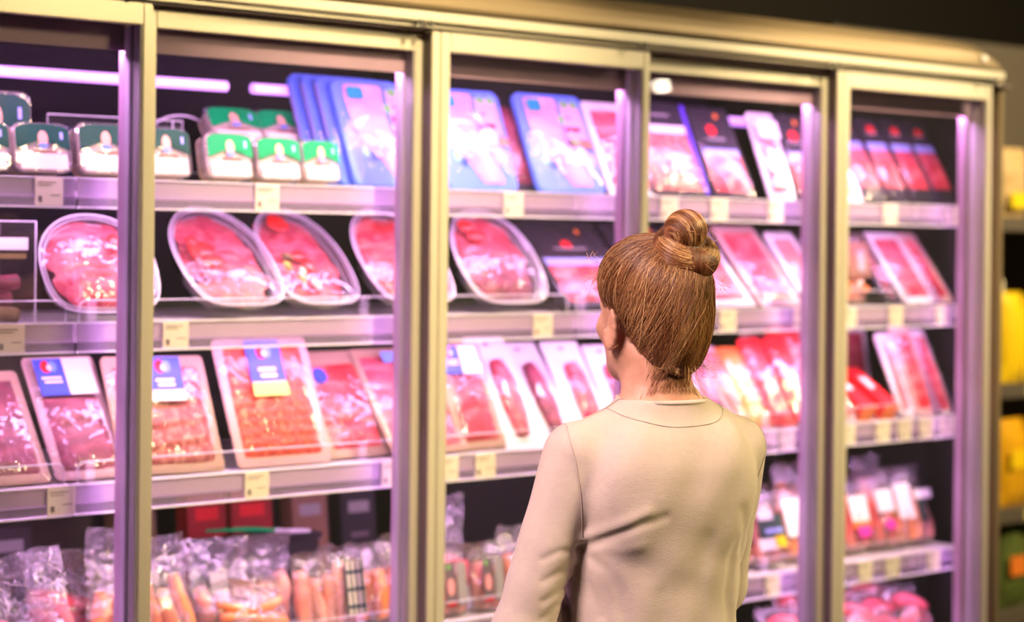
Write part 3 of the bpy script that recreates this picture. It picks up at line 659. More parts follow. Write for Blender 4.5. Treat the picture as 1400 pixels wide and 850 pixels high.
for k in range(3):
    t = slice_pack('ham_pack', f'{("nearest", "middle", "rearmost")[k]} of the dark packs wedged left of the rightmost blue ham pack', 3.016 - 0.008 * k, 1, 0.20, 0.232, 24, 'tray_black', 'ham_dark', None, yf=0.176 + 0.024 * k, fine=False, wr='film_soft')
slice_pack('ham_pack', 'plain pink ham pack in clear film right of the last blue ham pack', 3.325, 1, 0.160, 0.24, 26, 'tray_white', 'ham', None, wr='film_wrinkle', rows=3)
black_pack('dark_ham_pack', 'grey-brown pack with violet right edge at the left of the fourth door', 3.475, 1, 0.195, 0.245, 24, mt='coppa', band='card_white', red=None, orange=None, edge='violet', win=(.05, .66), black='tray_black')
black_pack('bacon_pack', 'black bacon pack with red and orange dots right of the violet-edged pack', 3.665, 1, 0.150, 0.245, 26, red=(-.05, .74), orange=(.16, .90), win=(.05, .44))
slice_pack('ham_pack', 'narrow clear and white pack between two black bacon packs', 3.840, 1, 0.098, 0.235, 22, 'tray_white', 'ham_pale', dict(r=(0, .78, .8, .2), bg='card_white'), wr='film_wrinkle', fine=False)
black_pack('bacon_pack', 'black bacon pack at the right side of the fourth door, top shelf', 3.965, 1, 0.138, 0.238, 24, red=(-.1, .74), orange=(.06, .90), win=(.05, .46))
slice_pack('ham_pack', 'pink sliced ham pack, first in the rightmost door, top shelf', 4.100, 1, 0.110, 0.20, 30, 'tray_white', 'ham', None, wr='film', fine=False)
D5 = ['leftmost', 'second', 'third', 'rightmost']
for k, x in enumerate((4.200, 4.303, 4.406, 4.506)):
    black_pack('bacon_pack', f'{D5[k]} black pack with pale blue band in the rightmost door, top shelf', x, 1, 0.096, 0.262, 30, red=(.05, .84), orange=None, win=(.16, .60), mt='raw' if k < 2 else 'pink_slices')

# --- second shelf right of the woman
slice_pack('ham_pack', 'pink ham slices right of the bun of the woman, second shelf', 3.668, 2, 0.150, 0.262, 44, 'tray_white', 'ham', dict(r=(0, .86, .6, .12), bg='card_white'), wr='film_wrinkle', fine=False)
slice_pack('ham_pack', 'reddish ham slices at the right of the fourth door, second shelf', 3.838, 2, 0.158, 0.262, 42, 'tray_pink', 'pink_slices', None, wr='film_wrinkle', fine=False)
slice_pack('ham_pack', 'pale ham pack crossing behind the fourth post, second shelf', 3.985, 2, 0.11, 0.235, 40, 'tray_white', 'ham_pale', None, wr='film_wrinkle', fine=False)
slice_pack('ham_pack', 'pink ham pack leaning near the right end of the second shelf', 4.395, 2, 0.14, 0.235, 38, 'tray_white', 'ham', None, wr='film_wrinkle', fine=False)
slice_pack('ham_pack', 'dark wrapped ham pack leaning at the left of the pink one near the end', 4.285, 2, 0.06, 0.235, 38, 'tray_black', 'ham_dark', None, wr='film_wrinkle', fine=False)

# --- bags
def bag(name, label, X, lv, w, h, lean=12, yf=0.16, yaw=0, roll=0, depth=0.05, fill='sausage', n=4, fmt='bag', lab=None, flap=0.22, horiz=False, seed=None, dz=0.0, cat='packaged meat', fr=None):
    t = place(name, label, cat, X, lv, lean, yf, yaw, roll, None, dz, depth)
    sd = seed if seed is not None else random.random() * 60
    nx, nh = 16, 20
    def thick(u, v):
        body = max(0, 1 - flap)
        a = math.sin(PI * min(1, max(0, u))) ** .6; vv = v / body
        b = (math.sin(PI * min(1, vv) ** .8) ** .5) if vv < 1 else 0.0
        return depth / 2 * max(0.02, a * b)
    bm = bmesh.new(); rows = []
    for side in (-1, 1):
        g = []
        for j in range(nh + 1):
            v = j / nh; r = []
            for i in range(nx + 1):
                u = i / nx; th = thick(u, v)
                x = w * (u - .5) * (1 - 0.10 * math.sin(PI * min(1, v * 1.1)) + (0.10 * nz(v * 3, sd, side * .0)))
                top = max(0, v - (1 - flap)) / max(flap, .01)
                y = -depth / 2 + side * th + (0.010 * nz(u * 5, v * 5, sd) + 0.004 * nz(u * 13, v * 13, sd)) * min(1, v * 5) + 0.03 * top * nz(sd, u * 2.5, 4) - 0.015 * top * top
                z = h * v * (1 + 0.05 * nz(u * 3, sd + 7, 0) * v)
                if side == 1: y = min(y, 0.0) if v < 0.6 else y
                r.append((x, y, z))
            g.append(r)
        rows.append(g)
    for g in rows:
        V = [[bm.verts.new(p) for p in r] for r in g]
        for j in range(nh):
            for i in range(nx): bm.faces.new((V[j][i], V[j][i + 1], V[j + 1][i + 1], V[j + 1][i]))
    bmesh.ops.remove_doubles(bm, verts=bm.verts, dist=0.0003)
    if fill:
        hb = h * (1 - flap) * 0.90; r = fr or min(depth * 0.42, w * 0.40 / max(1, n if not horiz else 1) * 1.25)
        for k in range(n):
            b2 = bmesh.new(); pts = []; rad = []
            for q_ in range(9):
                u = q_ / 8
                if horiz:
                    p = (w * 0.40 * (2 * u - 1), -depth / 2 + 0.006 * nz(k, u * 2, sd) - 0.008 * (k % 2), hb * (0.12 + 0.8 * (k + .5) / n) + 0.014 * math.sin(u * PI + k) + 0.01 * nz(sd, k * 3, u))
                else:
                    p = (w * 0.78 * ((k + .5) / n - .5) + 0.012 * nz(sd, k, u * 2), -depth / 2 - 0.004 * (k % 2), hb * (0.06 + 0.88 * u * (0.9 + 0.1 * math.sin(k * 2 + sd))))
                pts.append(p); rad.append(r * (0.35 + 0.65 * math.sin(PI * (0.06 + 0.88 * u)) ** .4))
            tube(b2, pts, r, 10, rad=rad); fin('sausage' if 'sausage' in fill else 'meat_piece', b2, M[fill], t, smooth=True)
    if lab:
        for L_ in lab: 
            m_, x, z, lw, lh = L_[:5]; yy = -depth - 0.004
            plate(t, 'label', M[m_], x * w, z * h, lw * w, lh * h, yy + (0.002 if len(L_) < 6 else -0.001 * L_[5]))
    f = fin('clear_bag', bm, M[fmt], t, smooth=True, recalc=False)
    return t
# fourth shelf, left part
bag('meat_bag', 'clear bag of reddish meat in the lower left corner of the photo', 1.715, 4, 0.14, 0.185, 14, fill='raw', n=3, roll=4, horiz=True)
bag('meat_bag', 'clear bag with a tall folded flap, second from the left on the fourth shelf', 1.865, 4, 0.135, 0.225, 20, fill='ham_pale', n=3, roll=-8, flap=0.42, yf=0.15)
bag('meat_bag', 'clear bag of orange-red meat partly behind the left door post', 2.00, 4, 0.135, 0.245, 16, fill='sausage', n=3, roll=7, flap=0.30, yf=0.17)
bag('meat_bag', 'violet-tinted bag crumpled behind the flap bag at the far left', 1.93, 4, 0.16, 0.20, 8, fill='ham', n=3, flap=0.25, yf=0.25, horiz=True)
bag('sausage_bag', 'bag of long orange sausages directly right of the left door post', 2.128, 4, 0.125, 0.225, 18, fill='sausage', n=3, roll=-6, fr=0.016)
bag('sausage_bag', 'milky bag with a grey round label above the orange sausages', 2.262, 4, 0.150, 0.205, 22, fill='sausage_pink', n=3, roll=5, yf=0.20, flap=0.38, lab=[('grey', -.1, .52, .28, .22), ('brown_print', .22, .45, .3, .2)])
bag('sausage_bag', 'low bag of bright orange sausages at the bottom of the second door', 2.290, 4, 0.185, 0.125, 30, yf=0.125, fill='sausage', n=4, horiz=True, flap=0.12, fr=0.013)
bag('sausage_bag', 'milky film bag behind the bright orange sausages', 2.395, 4, 0.145, 0.195, 14, fill='sausage_pink', n=3, yf=0.24, flap=0.3)
bag('sausage_pack', 'slim pack of two pale pink sausages left of the tartan label', 2.440, 4, 0.075, 0.165, 10, fill='sausage_pink', n=2, yf=0.15, flap=0.06)
def tartan(t, w, h, depth):
    lb = plate(t, 'tartan_label', C('tartan_ground', (0.40, 0.42, 0.26)), w * .22, h * .48, w * .5, h * .62, -depth - 0.005)
    bm = bmesh.new()
    for k in range(4): bx(bm, w * (-.02 + .13 * k), w * (.02 + .13 * k), -depth - 0.0065, -depth - 0.0056, h * .18, h * .78)
    for k in range(3): bx(bm, -w * .03, w * .47, -depth - 0.0069, -depth - 0.0060, h * (.24 + .2 * k), h * (.28 + .2 * k))
    fin('tartan_stripes', bm, M['tartan_dark'], lb)
    bm = bmesh.new()
    for k in range(3): bx(bm, w * (.035 + .13 * k), w * (.075 + .13 * k), -depth - 0.0062, -depth - 0.0056, h * .18, h * .78)
    fin('tartan_stripes', bm, M['cream'], lb)
t = bag('sausage_pack', 'pink sausage pack with a green and cream tartan label', 2.515, 4, 0.10, 0.175, 10, fill='sausage_pink', n=3, yf=0.15, flap=0.06); tartan(t, 0.10, 0.175, 0.05)
bag('sausage_pack', 'open orange sausage pack standing right of the tartan pack', 2.610, 4, 0.11, 0.165, 12, fill='sausage', n=2, yf=0.17, flap=0.08)
bag('sausage_pack', 'orange pack with a green and white label cut by the wide door post', 2.685, 4, 0.10, 0.18, 14, fill='sausage', n=2, yf=0.15, flap=0.08, lab=[('card_white', .05, .42, .5, .5), ('leaf', .05, .32, .3, .2, 1)])
def label_pack(label, X, w, h, lean=8, yf=0.14):
    t = bag('sausage_pack', label, X, 4, w, h, lean, yf=yf, fill='sausage_pink', n=2, flap=0.08, fr=0.022)
    lb = plate(t, 'black_label', M['ink'], -w * .18, h * .45, w * .28, h * .62, -0.056); plate(t, 'grey_label', M['grey'], w * .14, h * .45, w * .26, h * .60, -0.056)
    disc(lb, 'pink_emblem', C('emblem_pink', (0.85, 0.35, 0.38)), -w * .18, h * .42, w * .10, h * .12, -0.0568); plate(lb, 'leaf_mark', M['leaf'], -w * .22, h * .70, w * .1, h * .06, -0.0568)
    plate(lb, 'red_foot', M['red'], -w * .18, h * .17, w * .24, h * .05, -0.0568)
label_pack('sausage pack with black and grey label first right of the wide door post', 2.795, 0.098, 0.15)
label_pack('second sausage pack with black and grey label, left of the sleeve of the woman', 2.900, 0.100, 0.15)
bag('meat_bag', 'crumpled violet-white bag on top of the row left of the sleeve', 2.875, 4, 0.15, 0.235, 18, yf=0.24, fill='ham', n=2, flap=0.42, fmt='bag', horiz=True)
bag('meat_bag', 'clear meat bag hidden behind the sleeve of the woman', 3.03, 4, 0.13, 0.17, 12, fill='sausage_pink', n=3)
# fourth shelf, right part
for k, (x, w, h, f_) in enumerate(((3.655, .11, .205, 'sausage_pink'), (3.735, .10, .215, 'sausage'), (3.83, .11, .205, 'sausage_pink'))):
    t = bag('sausage_pack', ('tall pink sausages with black and white label nearest the waist of the woman', 'sausage pack with black label behind, right of the waist', 'sausage pack with yellow dot beside the fourth post')[k], x, 4, w, h, 20, fill=f_, n=3, flap=0.04, fr=0.021, yf=0.15 + 0.02 * (k == 1),
        lab=[('tartan_dark', .05, .42, .85, .36), ('card_white', -.1, .60, .5, .12, 1), ('card_white', -.15, .24, .7, .14, 1), ('lavender', .1, .40, .6, .05, 1)] + ([('yellow', .22, .26, .35, .14, 2)] if k == 2 else []))
RW = [(3.955, .11, .19, 'sausage', [('card_white', -.05, .55, .9, .5)], 'bag of orange sausages under a white label right of the fourth post'),
      (4.060, .12, .20, 'sausage', [('card_white', 0, .50, .8, .4), ('magenta', 0, .25, .4, .14, 1)], 'bag with white label and magenta mark, second in the rightmost door'),
      (4.180, .10, .195, 'raw', [('card_white', .1, .55, .7, .34), ('orange', .1, .33, .7, .10), ('magenta', .1, .24, .5, .14, 1)], 'red bag with white, orange and magenta label in the rightmost door'),
      (4.290, .10, .20, 'raw', [('card_white', .1, .60, .7, .30), ('magenta', .1, .28, .4, .12, 1)], 'red bag with white label right of the similar bag'),
      (4.375, .11, .205, 'sausage', [('card_white', .05, .55, .6, .46)], 'bag with long white label near the end panel'),
      (4.450, .10, .21, 'sausage_pink', [('tartan_dark', 0, .42, .3, .34), ('card_white', .1, .60, .7, .12, 1)], 'last sausage bag with dark stripe before the end panel')]
for x, w, h, f_, lb, s in RW: bag('sausage_bag', s, x, 4, w, h, 18, fill=f_, n=2, flap=0.06, lab=lb, depth=0.06, fr=0.027)
for k, x in enumerate((4.10, 4.26, 4.42)):
    bag('sausage_bag', f'{("left", "middle", "right")[k]} sausage bag of the rear row on the fourth shelf, rightmost door', x, 4, 0.12, 0.23, 10, yf=0.30, fill=('sausage', 'sausage_pink', 'raw')[k], n=3, flap=0.06, fr=0.023)
# bottom shelf
for k, (x, f_) in enumerate(((3.92, 'raw'), (4.06, 'ham'), (4.19, 'raw'), (4.31, 'pink_slices'), (4.42, 'ham'))):
    bag('meat_joint', f'{("leftmost", "second", "middle", "fourth", "rightmost")[k]} vacuum-packed pink joint at the bottom of the rightmost door', x, 5, 0.135, 0.155, 38, yf=0.13 + 0.02 * (k % 2), depth=0.06, fill=f_, n=2, flap=0.08, horiz=True)
for k, x in enumerate((4.12, 4.28, 4.42)):
    bag('meat_joint', f'{("left", "middle", "right")[k]} red joint in the rear row at the bottom of the rightmost door', x, 5, 0.15, 0.17, 14, yf=0.30, depth=0.06, fill='raw', n=2, flap=0.08, horiz=True)

# --- third shelf right of the woman
TH = [(3.45, .07, 'tray_white', 'ham_pale'), (3.515, .06, 'tray_pink', 'coppa'), (3.575, .06, 'tray_white', 'coppa'), (3.635, .06, 'tray_black', 'ham_dark'), (3.70, .06, 'tray_pink', 'coppa')]
for k, (x, w, tr_, f_) in enumerate(TH):
    slice_pack('sausage_slices_pack', f'{("leftmost", "second", "middle", "fourth", "last")[k]} of five narrow lilac packs right of the shoulder of the woman', x, 3, w, 0.235, 34, tr_, f_, None, wr='film_wrinkle', fine=False, margin=0.008)
slice_pack('sausage_slices_pack', 'yellow-orange pack leaning against the red ones in the fourth door', 3.768, 3, 0.085, 0.225, 33, 'orange', 'pickle', None, wr='film', fine=False, margin=0.012)
slice_pack('bacon_pack', 'bright red pack, left one in the fourth door', 3.855, 3, 0.085, 0.245, 32, 'red', 'bacon', None, wr='film_wrinkle', fine=False, margin=0.006)
slice_pack('bacon_pack', 'bright red pack, right one beside the fourth post', 3.950, 3, 0.085, 0.245, 32, 'red', 'pepper', None, wr='film_wrinkle', fine=False, margin=0.006)
def red_box(label, x, yaw=0, w=0.055, yf=0.14, L=0.17, dz=0.0):
    t = place('red_box', label, 'box', x, 3, 58, yf, yaw, 0, None, dz, 0.045)
    bm = bmesh.new(); slab(bm, w, L, -0.045, 0, 0.004, bev=0.0012); fin('carton', bm, M['red'], t)
    bm = bmesh.new(); slab(bm, w * .96, 0.003, -0.044, -0.002, 0.0008, cz=-0.0003, bev=0.0003); fin('end_flap', bm, M['orange'], t)
    plate(t, 'print', M['card_white'], 0, L * .6, w * .4, L * .3, -0.045)
slice_pack('bacon_pack', 'pale-red pack standing left of the two red boxes', 4.045, 3, 0.09, 0.22, 34, 'tray_pink', 'bacon', None, wr='film_wrinkle', fine=False)
red_box('red carton lying with its orange end forward, left of two', 4.170); red_box('red carton lying with its orange end forward, right of two', 4.262)
slice_pack('ham_pack', 'lilac wrapped pack between the pale-red pack and the red cartons', 4.108, 3, 0.045, 0.21, 34, 'tray_white', 'coppa', None, wr='film_wrinkle', fine=False, margin=.006)
slice_pack('bacon_pack', 'large pale pink pack standing behind the red cartons', 4.235, 3, 0.17, 0.225, 20, 'tray_white', 'ham_pale', None, wr='film', fine=False, yf=0.30)
slice_pack('bacon_pack', 'narrow lilac pack right of the red cartons', 4.345, 3, 0.06, 0.235, 24, 'tray_white', 'ham_pale', None, wr='film_wrinkle', fine=False)
slice_pack('bacon_pack', 'red and pink pack beside the end panel, third shelf', 4.425, 3, 0.09, 0.25, 24, 'tray_pink', 'bacon', None, wr='film_wrinkle', fine=False)
slice_pack('bacon_pack', 'deep red pack behind, left in the rightmost door, third shelf', 4.09, 3, 0.13, 0.24, 12, 'red', 'pepper', None, wr='film', fine=False, yf=0.32)

slice_pack('ham_pack', 'pink ham pack tucked into the right end of the second shelf', 4.50, 2, 0.075, 0.235, 38, 'tray_pink', 'pink_slices', None, wr='film_wrinkle', fine=False)
slice_pack('ham_pack', 'pink ham pack tucked into the right end of the third shelf', 4.505, 3, 0.065, 0.245, 26, 'tray_white', 'ham', None, wr='film_wrinkle', fine=False, margin=.006)
for k, x in enumerate((4.05, 4.18, 4.31, 4.44)):
    slice_pack('ham_pack', f'{("leftmost", "second", "third", "rightmost")[k]} pink pack in the rear row of the third shelf, rightmost door', x, 3, 0.115, 0.235, 10, 'tray_white' if k % 2 else 'tray_pink', ('ham', 'ham_pale', 'pink_slices', 'ham')[k], None, wr='film_wrinkle', fine=False, yf=0.385)
for k, x in enumerate((4.02, 4.16, 4.30, 4.44)):
    slice_pack('ham_pack', f'{("leftmost", "second", "third", "rightmost")[k]} dark pack in the rear row of the second shelf, rightmost door', x, 2, 0.125, 0.195, 8, 'tray_black', ('olive', 'ham_dark', 'pink_slices', 'ham_dark')[k], None, wr='film_wrinkle', fine=False, yf=0.42)
# --- second shelf: brown bags of snacks, and dark box at far left
for k, (x, s) in enumerate(((4.085, 'left'), (4.195, 'right'))):
    bag('snack_bag', f'dark brown see-through snack bag with orange tips, {s} one in the rightmost door', x, 2, 0.10, 0.185, 8, yf=0.19, fill='olive' if k == 0 else 'sausage', n=3, flap=0.10, fmt='bag', lab=[('brown_print', 0, .62, .9, .5), ('grey', .05, .60, .3, .3, 1), ('orange', .1, .20, .3, .08, 1)])
def clear_box(label, x, w, h, lv, yf=0.17):
    t = thing('sausage_box', label, 'packaged meat', (x, yf, S[lv] - 0.003))
    bm = bmesh.new(); bx(bm, -w / 2, w / 2, 0, 0.14, 0, h, 0.003); fin('clear_case', bm, M['acrylic'], t)
    bm = bmesh.new(); tube(bm, [(-w / 2, 0, 0), (-w / 2, 0, h), (w / 2, 0, h), (w / 2, 0, 0)], 0.0014, 6); fin('edge', bm, M['acrylic_edge'], t)
    plate(t, 'label', M['card_white'], 0, h * .78, w * .75, h * .12, -0.001); plate(t, 'orange_strip', M['olive'], 0, h * .66, w * .7, h * .05, -0.001)
    for k in range(3):
        bm = bmesh.new(); tube(bm, [(-w * .42 + w * .2 * q_, 0.04 + 0.03 * (k % 2), 0.016 + 0.030 * k + 0.004 * math.sin(q_ + k)) for q_ in range(5)], 0.014, 10); fin('sausage', bm, M['ham_dark'] if k else M['olive'], t, smooth=True)
clear_box('clear case of dark sausages with a white label at the far left, second shelf', 1.745, 0.13, 0.185, 2)

# --- rear row on the fourth shelf (dark, in the shade)
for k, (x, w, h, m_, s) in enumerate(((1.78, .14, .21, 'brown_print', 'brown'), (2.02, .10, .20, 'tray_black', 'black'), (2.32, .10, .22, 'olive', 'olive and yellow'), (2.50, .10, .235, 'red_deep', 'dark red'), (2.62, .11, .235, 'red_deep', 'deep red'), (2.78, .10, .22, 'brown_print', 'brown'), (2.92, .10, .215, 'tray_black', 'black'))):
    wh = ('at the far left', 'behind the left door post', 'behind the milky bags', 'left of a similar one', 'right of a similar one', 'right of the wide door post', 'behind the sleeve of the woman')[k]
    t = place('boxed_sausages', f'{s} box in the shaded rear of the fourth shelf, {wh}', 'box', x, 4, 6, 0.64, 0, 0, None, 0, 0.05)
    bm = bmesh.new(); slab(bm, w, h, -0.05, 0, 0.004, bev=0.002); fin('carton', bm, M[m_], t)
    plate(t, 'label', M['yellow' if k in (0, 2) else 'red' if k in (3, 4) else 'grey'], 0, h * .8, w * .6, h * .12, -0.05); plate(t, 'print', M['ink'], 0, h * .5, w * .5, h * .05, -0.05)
# green pencils-like onions bundle: thin green and white stalks lying above the bags
for k in range(3):
    t = thing('green_stalk', f'{("upper", "middle", "lower")[k]} thin green-and-white stalk lying behind the orange sausages', 'vegetable', (2.42, 0.355 + 0.022 * k, S[4] + 0.193 - 0.003 * k), (0, math.radians(5), 0))
    bm = bmesh.new(); tube(bm, [(-0.09, 0, 0), (0.0, 0, 0.003), (0.05, 0, 0)], 0.005, 8, rad=[.003, .0055, .005]); fin('green_leaf_part', bm, M['green'], t)
    bm = bmesh.new(); tube(bm, [(0.05, 0, 0), (0.14, 0, 0.0)], 0.0045, 8); fin('white_shaft', bm, M['card_white'], t)
t = thing('crate', 'low dark crate carrying the green stalks at the back of the fourth shelf', 'container', (2.44, 0.375, S[4] - 0.003))
box('crate_wall', (-0.14, 0.14, -0.03, 0.04, 0, 0.17), M['tray_black'], t, 0.003); box('crate_rim', (-0.145, 0.145, -0.034, 0.044, 0.17, 0.182), M['tray_black'], t, 0.002)
# ------------------------------------------------------------------ the woman
import openvdb
class Field:
    """distance field on a regular grid; parts are merged smoothly and meshed as one surface"""
    def __init__(s, lo, hi, h):
        s.lo = np.array(lo, float); s.h = h; s.n = np.ceil((np.array(hi) - s.lo) / h).astype(int) + 1
        s.d = np.full(s.n, 0.06, np.float32)
    def box(s, lo, hi):
        a = np.clip(np.floor((np.array(lo) - s.lo) / s.h).astype(int), 0, s.n - 1); b = np.clip(np.ceil((np.array(hi) - s.lo) / s.h).astype(int) + 1, 1, s.n)
        g = [s.lo[i] + s.h * np.arange(a[i], b[i]) for i in range(3)]
        return tuple(slice(a[i], b[i]) for i in range(3)), np.meshgrid(*g, indexing='ij', sparse=True)
    def merge(s, sl, d, k, sub=False):
        a = s.d[sl]; d = d.astype(np.float32)
        if sub:
            h = np.clip(0.5 - 0.5 * (a + d) / k, 0, 1); s.d[sl] = a * (1 - h) + (-d) * h + k * h * (1 - h)
        else:
            h = np.clip(0.5 + 0.5 * (d - a) / k, 0, 1); s.d[sl] = d * (1 - h) + a * h - k * h * (1 - h)
    def cone(s, p, q, r1, r2, k=0.015, sub=False, sq=(1, 1, 1)):
        p = np.array(p, float); q = np.array(q, float); m = max(r1, r2) + 0.04
        sl, (X, Y, Z) = s.box(np.minimum(p, q) - m, np.maximum(p, q) + m)
        v = q - p; L = v @ v
        t = np.clip(((X - p[0]) * v[0] + (Y - p[1]) * v[1] + (Z - p[2]) * v[2]) / max(L, 1e-9), 0, 1)
        d = np.sqrt(((X - p[0] - t * v[0]) / sq[0]) ** 2 + ((Y - p[1] - t * v[1]) / sq[1]) ** 2 + ((Z - p[2] - t * v[2]) / sq[2]) ** 2) - (r1 + (r2 - r1) * t)
        s.merge(sl, d, k, sub)
    def ell(s, c, r, k=0.015, sub=False, R=None):
        c = np.array(c, float); m = max(r) + 0.04; sl, (X, Y, Z) = s.box(c - m, c + m)
        P = [X - c[0], Y - c[1], Z - c[2]]
        if R is not None: P = [R[0][i] * P[0] + R[1][i] * P[1] + R[2][i] * P[2] for i in range(3)]
        k0 = np.sqrt((P[0] / r[0]) ** 2 + (P[1] / r[1]) ** 2 + (P[2] / r[2]) ** 2); k1 = np.sqrt((P[0] / r[0] ** 2) ** 2 + (P[1] / r[1] ** 2) ** 2 + (P[2] / r[2] ** 2) ** 2) + 1e-6
        s.merge(sl, k0 * (k0 - 1) / k1, k, sub)
    def column(s, tab, k=0.02, off=0.0, e=2.3):
        """tab rows: z, half width, half depth, centre y"""
        T = np.array(tab); sl, (X, Y, Z) = s.box((-0.3, -0.3, T[0, 0]), (0.3, 0.3, T[-1, 0]))
        zz = np.linspace(T[0, 0], T[-1, 0], 200); ker = np.hanning(21); ker /= ker.sum()
        sm = [np.convolve(np.pad(np.interp(zz, T[:, 0], T[:, i]), 10, mode='edge'), ker, 'valid') for i in (1, 2, 3)]
        a, b, c = [np.interp(Z, zz, q_) for q_ in sm]; a = a + off; b = b + off
        d = ((np.abs(X) / a) ** e + (np.abs(Y - c) / b) ** e) ** (1 / e) - 1
        d = d * np.minimum(a, b)
        d = np.maximum(d, np.maximum(T[0, 0] + 0.004 - Z, Z - T[-1, 0] + 0.004))
        s.merge(sl, d, k)
    def cut(s, ax, val, above=True):
        g = s.lo[ax] + s.h * np.arange(s.n[ax]); sh = [1, 1, 1]; sh[ax] = -1; g = g.reshape(sh)
        s.d = np.maximum(s.d, ((g - val) if above else (val - g)).astype(np.float32))
    def sample(s, P):
        u = (np.asarray(P, float) - s.lo) / s.h; u = np.clip(u, 0, s.n - 1.001); i = u.astype(int); f = u - i; r = 0
        for dx in (0, 1):
            for dy in (0, 1):
                for dz in (0, 1):
                    w = np.abs(1 - dx - f[..., 0]) * np.abs(1 - dy - f[..., 1]) * np.abs(1 - dz - f[..., 2])
                    r = r + w * s.d[i[..., 0] + dx, i[..., 1] + dy, i[..., 2] + dz]
        return r
    def grad(s, P):
        e = s.h; P = np.asarray(P, float); g = np.stack([s.sample(P + e * np.eye(3)[i]) - s.sample(P - e * np.eye(3)[i]) for i in range(3)], -1)
        return g / (np.linalg.norm(g, axis=-1, keepdims=True) + 1e-9)
    def project(s, P, off=0.0, it=6):
        P = np.array(P, float)
        for _ in range(it): P = P - (s.sample(P) - off)[..., None] * s.grad(P)
        return P
    def mesh(s, name, m, parent, ad=0.0):
        g = openvdb.FloatGrid(0.06); g.copyFromArray(np.ascontiguousarray(s.d)); pts, tri, quad = g.convertToPolygons(0.0, ad)
        pts = pts * s.h + s.lo
        me = bpy.data.meshes.new(name); me.from_pydata(pts.tolist(), [], [list(map(int, f[::-1])) for f in tri] + [list(map(int, f[::-1])) for f in quad]); me.update()
        me.polygons.foreach_set('use_smooth', [True] * len(me.polygons))
        return link(name, me, m, parent)

def skin_material():
    m, nt, b = new_mat('skin')
    b.inputs['Base Color'].default_value = (0.66, 0.36, 0.24, 1); b.inputs['Roughness'].default_value = 0.5
    b.inputs['Subsurface Weight'].default_value = 0.12; b.inputs['Subsurface Radius'].default_value = (0.01, 0.004, 0.002)
    tc = nt.nodes.new('ShaderNodeTexCoord'); n = nt.nodes.new('ShaderNodeTexNoise'); n.inputs['Scale'].default_value = 25; n.inputs['Detail'].default_value = 5
    nt.links.new(tc.outputs['Object'], n.inputs['Vector'])
    cr = nt.nodes.new('ShaderNodeValToRGB'); cr.color_ramp.elements[0].color = (0.58, 0.27, 0.17, 1); cr.color_ramp.elements[1].color = (0.74, 0.43, 0.30, 1)
    cr.color_ramp.elements[0].position = .3; cr.color_ramp.elements[1].position = .7
    nt.links.new(n.outputs['Fac'], cr.inputs[0]); nt.links.new(cr.outputs[0], b.inputs['Base Color'])
    return m
def knit_material():
    m, nt, b = new_mat('fine_knit')
    b.inputs['Roughness'].default_value = 0.85; b.inputs['Sheen Weight'].default_value = 0.25
    tc = nt.nodes.new('ShaderNodeTexCoord'); mp = nt.nodes.new('ShaderNodeMapping'); mp.inputs['Scale'].default_value = (1, 1, 1.6)
    nt.links.new(tc.outputs['Object'], mp.inputs[0])
    v = nt.nodes.new('ShaderNodeTexVoronoi'); v.inputs['Scale'].default_value = 420; nt.links.new(mp.outputs[0], v.inputs['Vector'])
    n = nt.nodes.new('ShaderNodeTexNoise'); n.inputs['Scale'].default_value = 90; n.inputs['Detail'].default_value = 5; nt.links.new(mp.outputs[0], n.inputs['Vector'])
    cr = nt.nodes.new('ShaderNodeValToRGB'); cr.color_ramp.elements[0].color = (0.58, 0.49, 0.42, 1); cr.color_ramp.elements[1].color = (0.68, 0.58, 0.50, 1)
    nt.links.new(n.outputs['Fac'], cr.inputs[0]); nt.links.new(cr.outputs[0], b.inputs['Base Color'])
    n2 = nt.nodes.new('ShaderNodeTexNoise'); n2.inputs['Scale'].default_value = 16; n2.inputs['Detail'].default_value = 3; nt.links.new(tc.outputs['Object'], n2.inputs['Vector'])
    b1 = nt.nodes.new('ShaderNodeBump'); b1.inputs['Strength'].default_value = 0.25; b1.inputs['Distance'].default_value = 0.001; nt.links.new(v.outputs['Distance'], b1.inputs['Height'])
    b2 = nt.nodes.new('ShaderNodeBump'); b2.inputs['Strength'].default_value = 0.10; b2.inputs['Distance'].default_value = 0.012; nt.links.new(n2.outputs['Fac'], b2.inputs['Height'])
    nt.links.new(b1.outputs[0], b2.inputs['Normal']); nt.links.new(b2.outputs[0], b.inputs['Normal'])
    return m
def hair_material(name, rough=0.38):
    m, nt, b = new_mat(name)
    at = nt.nodes.new('ShaderNodeAttribute'); at.attribute_name = 'tone'
    cr = nt.nodes.new('ShaderNodeValToRGB'); e = cr.color_ramp.elements
    e[0].color = (0.085, 0.026, 0.008, 1); e[1].color = (0.88, 0.58, 0.27, 1); m_ = e.new(0.5); m_.color = (0.39, 0.165, 0.058, 1)
    nt.links.new(at.outputs['Fac'], cr.inputs[0]); nt.links.new(cr.outputs[0], b.inputs['Base Color'])
    b.inputs['Roughness'].default_value = rough; b.inputs['Specular IOR Level'].default_value = 0.6
    return m
M['skin'] = skin_material(); M['knit'] = knit_material(); M['hair'] = hair_material('auburn_hair')
M['hair_base'] = meat('hair_mass', [(0.06, 0.016, 0.006), (0.15, 0.045, 0.016), (0.30, 0.11, 0.04)], 60, (1.6, 1.6, 0.10), rough=0.5, coat=0.0, bump=0.8)
M['seam'] = mat('seam_thread', (0.46, 0.38, 0.34), 0.9)
M['denim'] = mat('dark_jeans', (0.03, 0.04, 0.07), 0.8, noise=0.2, nscale=120)
M['shoe'] = mat('shoe_leather', (0.05, 0.03, 0.02), 0.4)

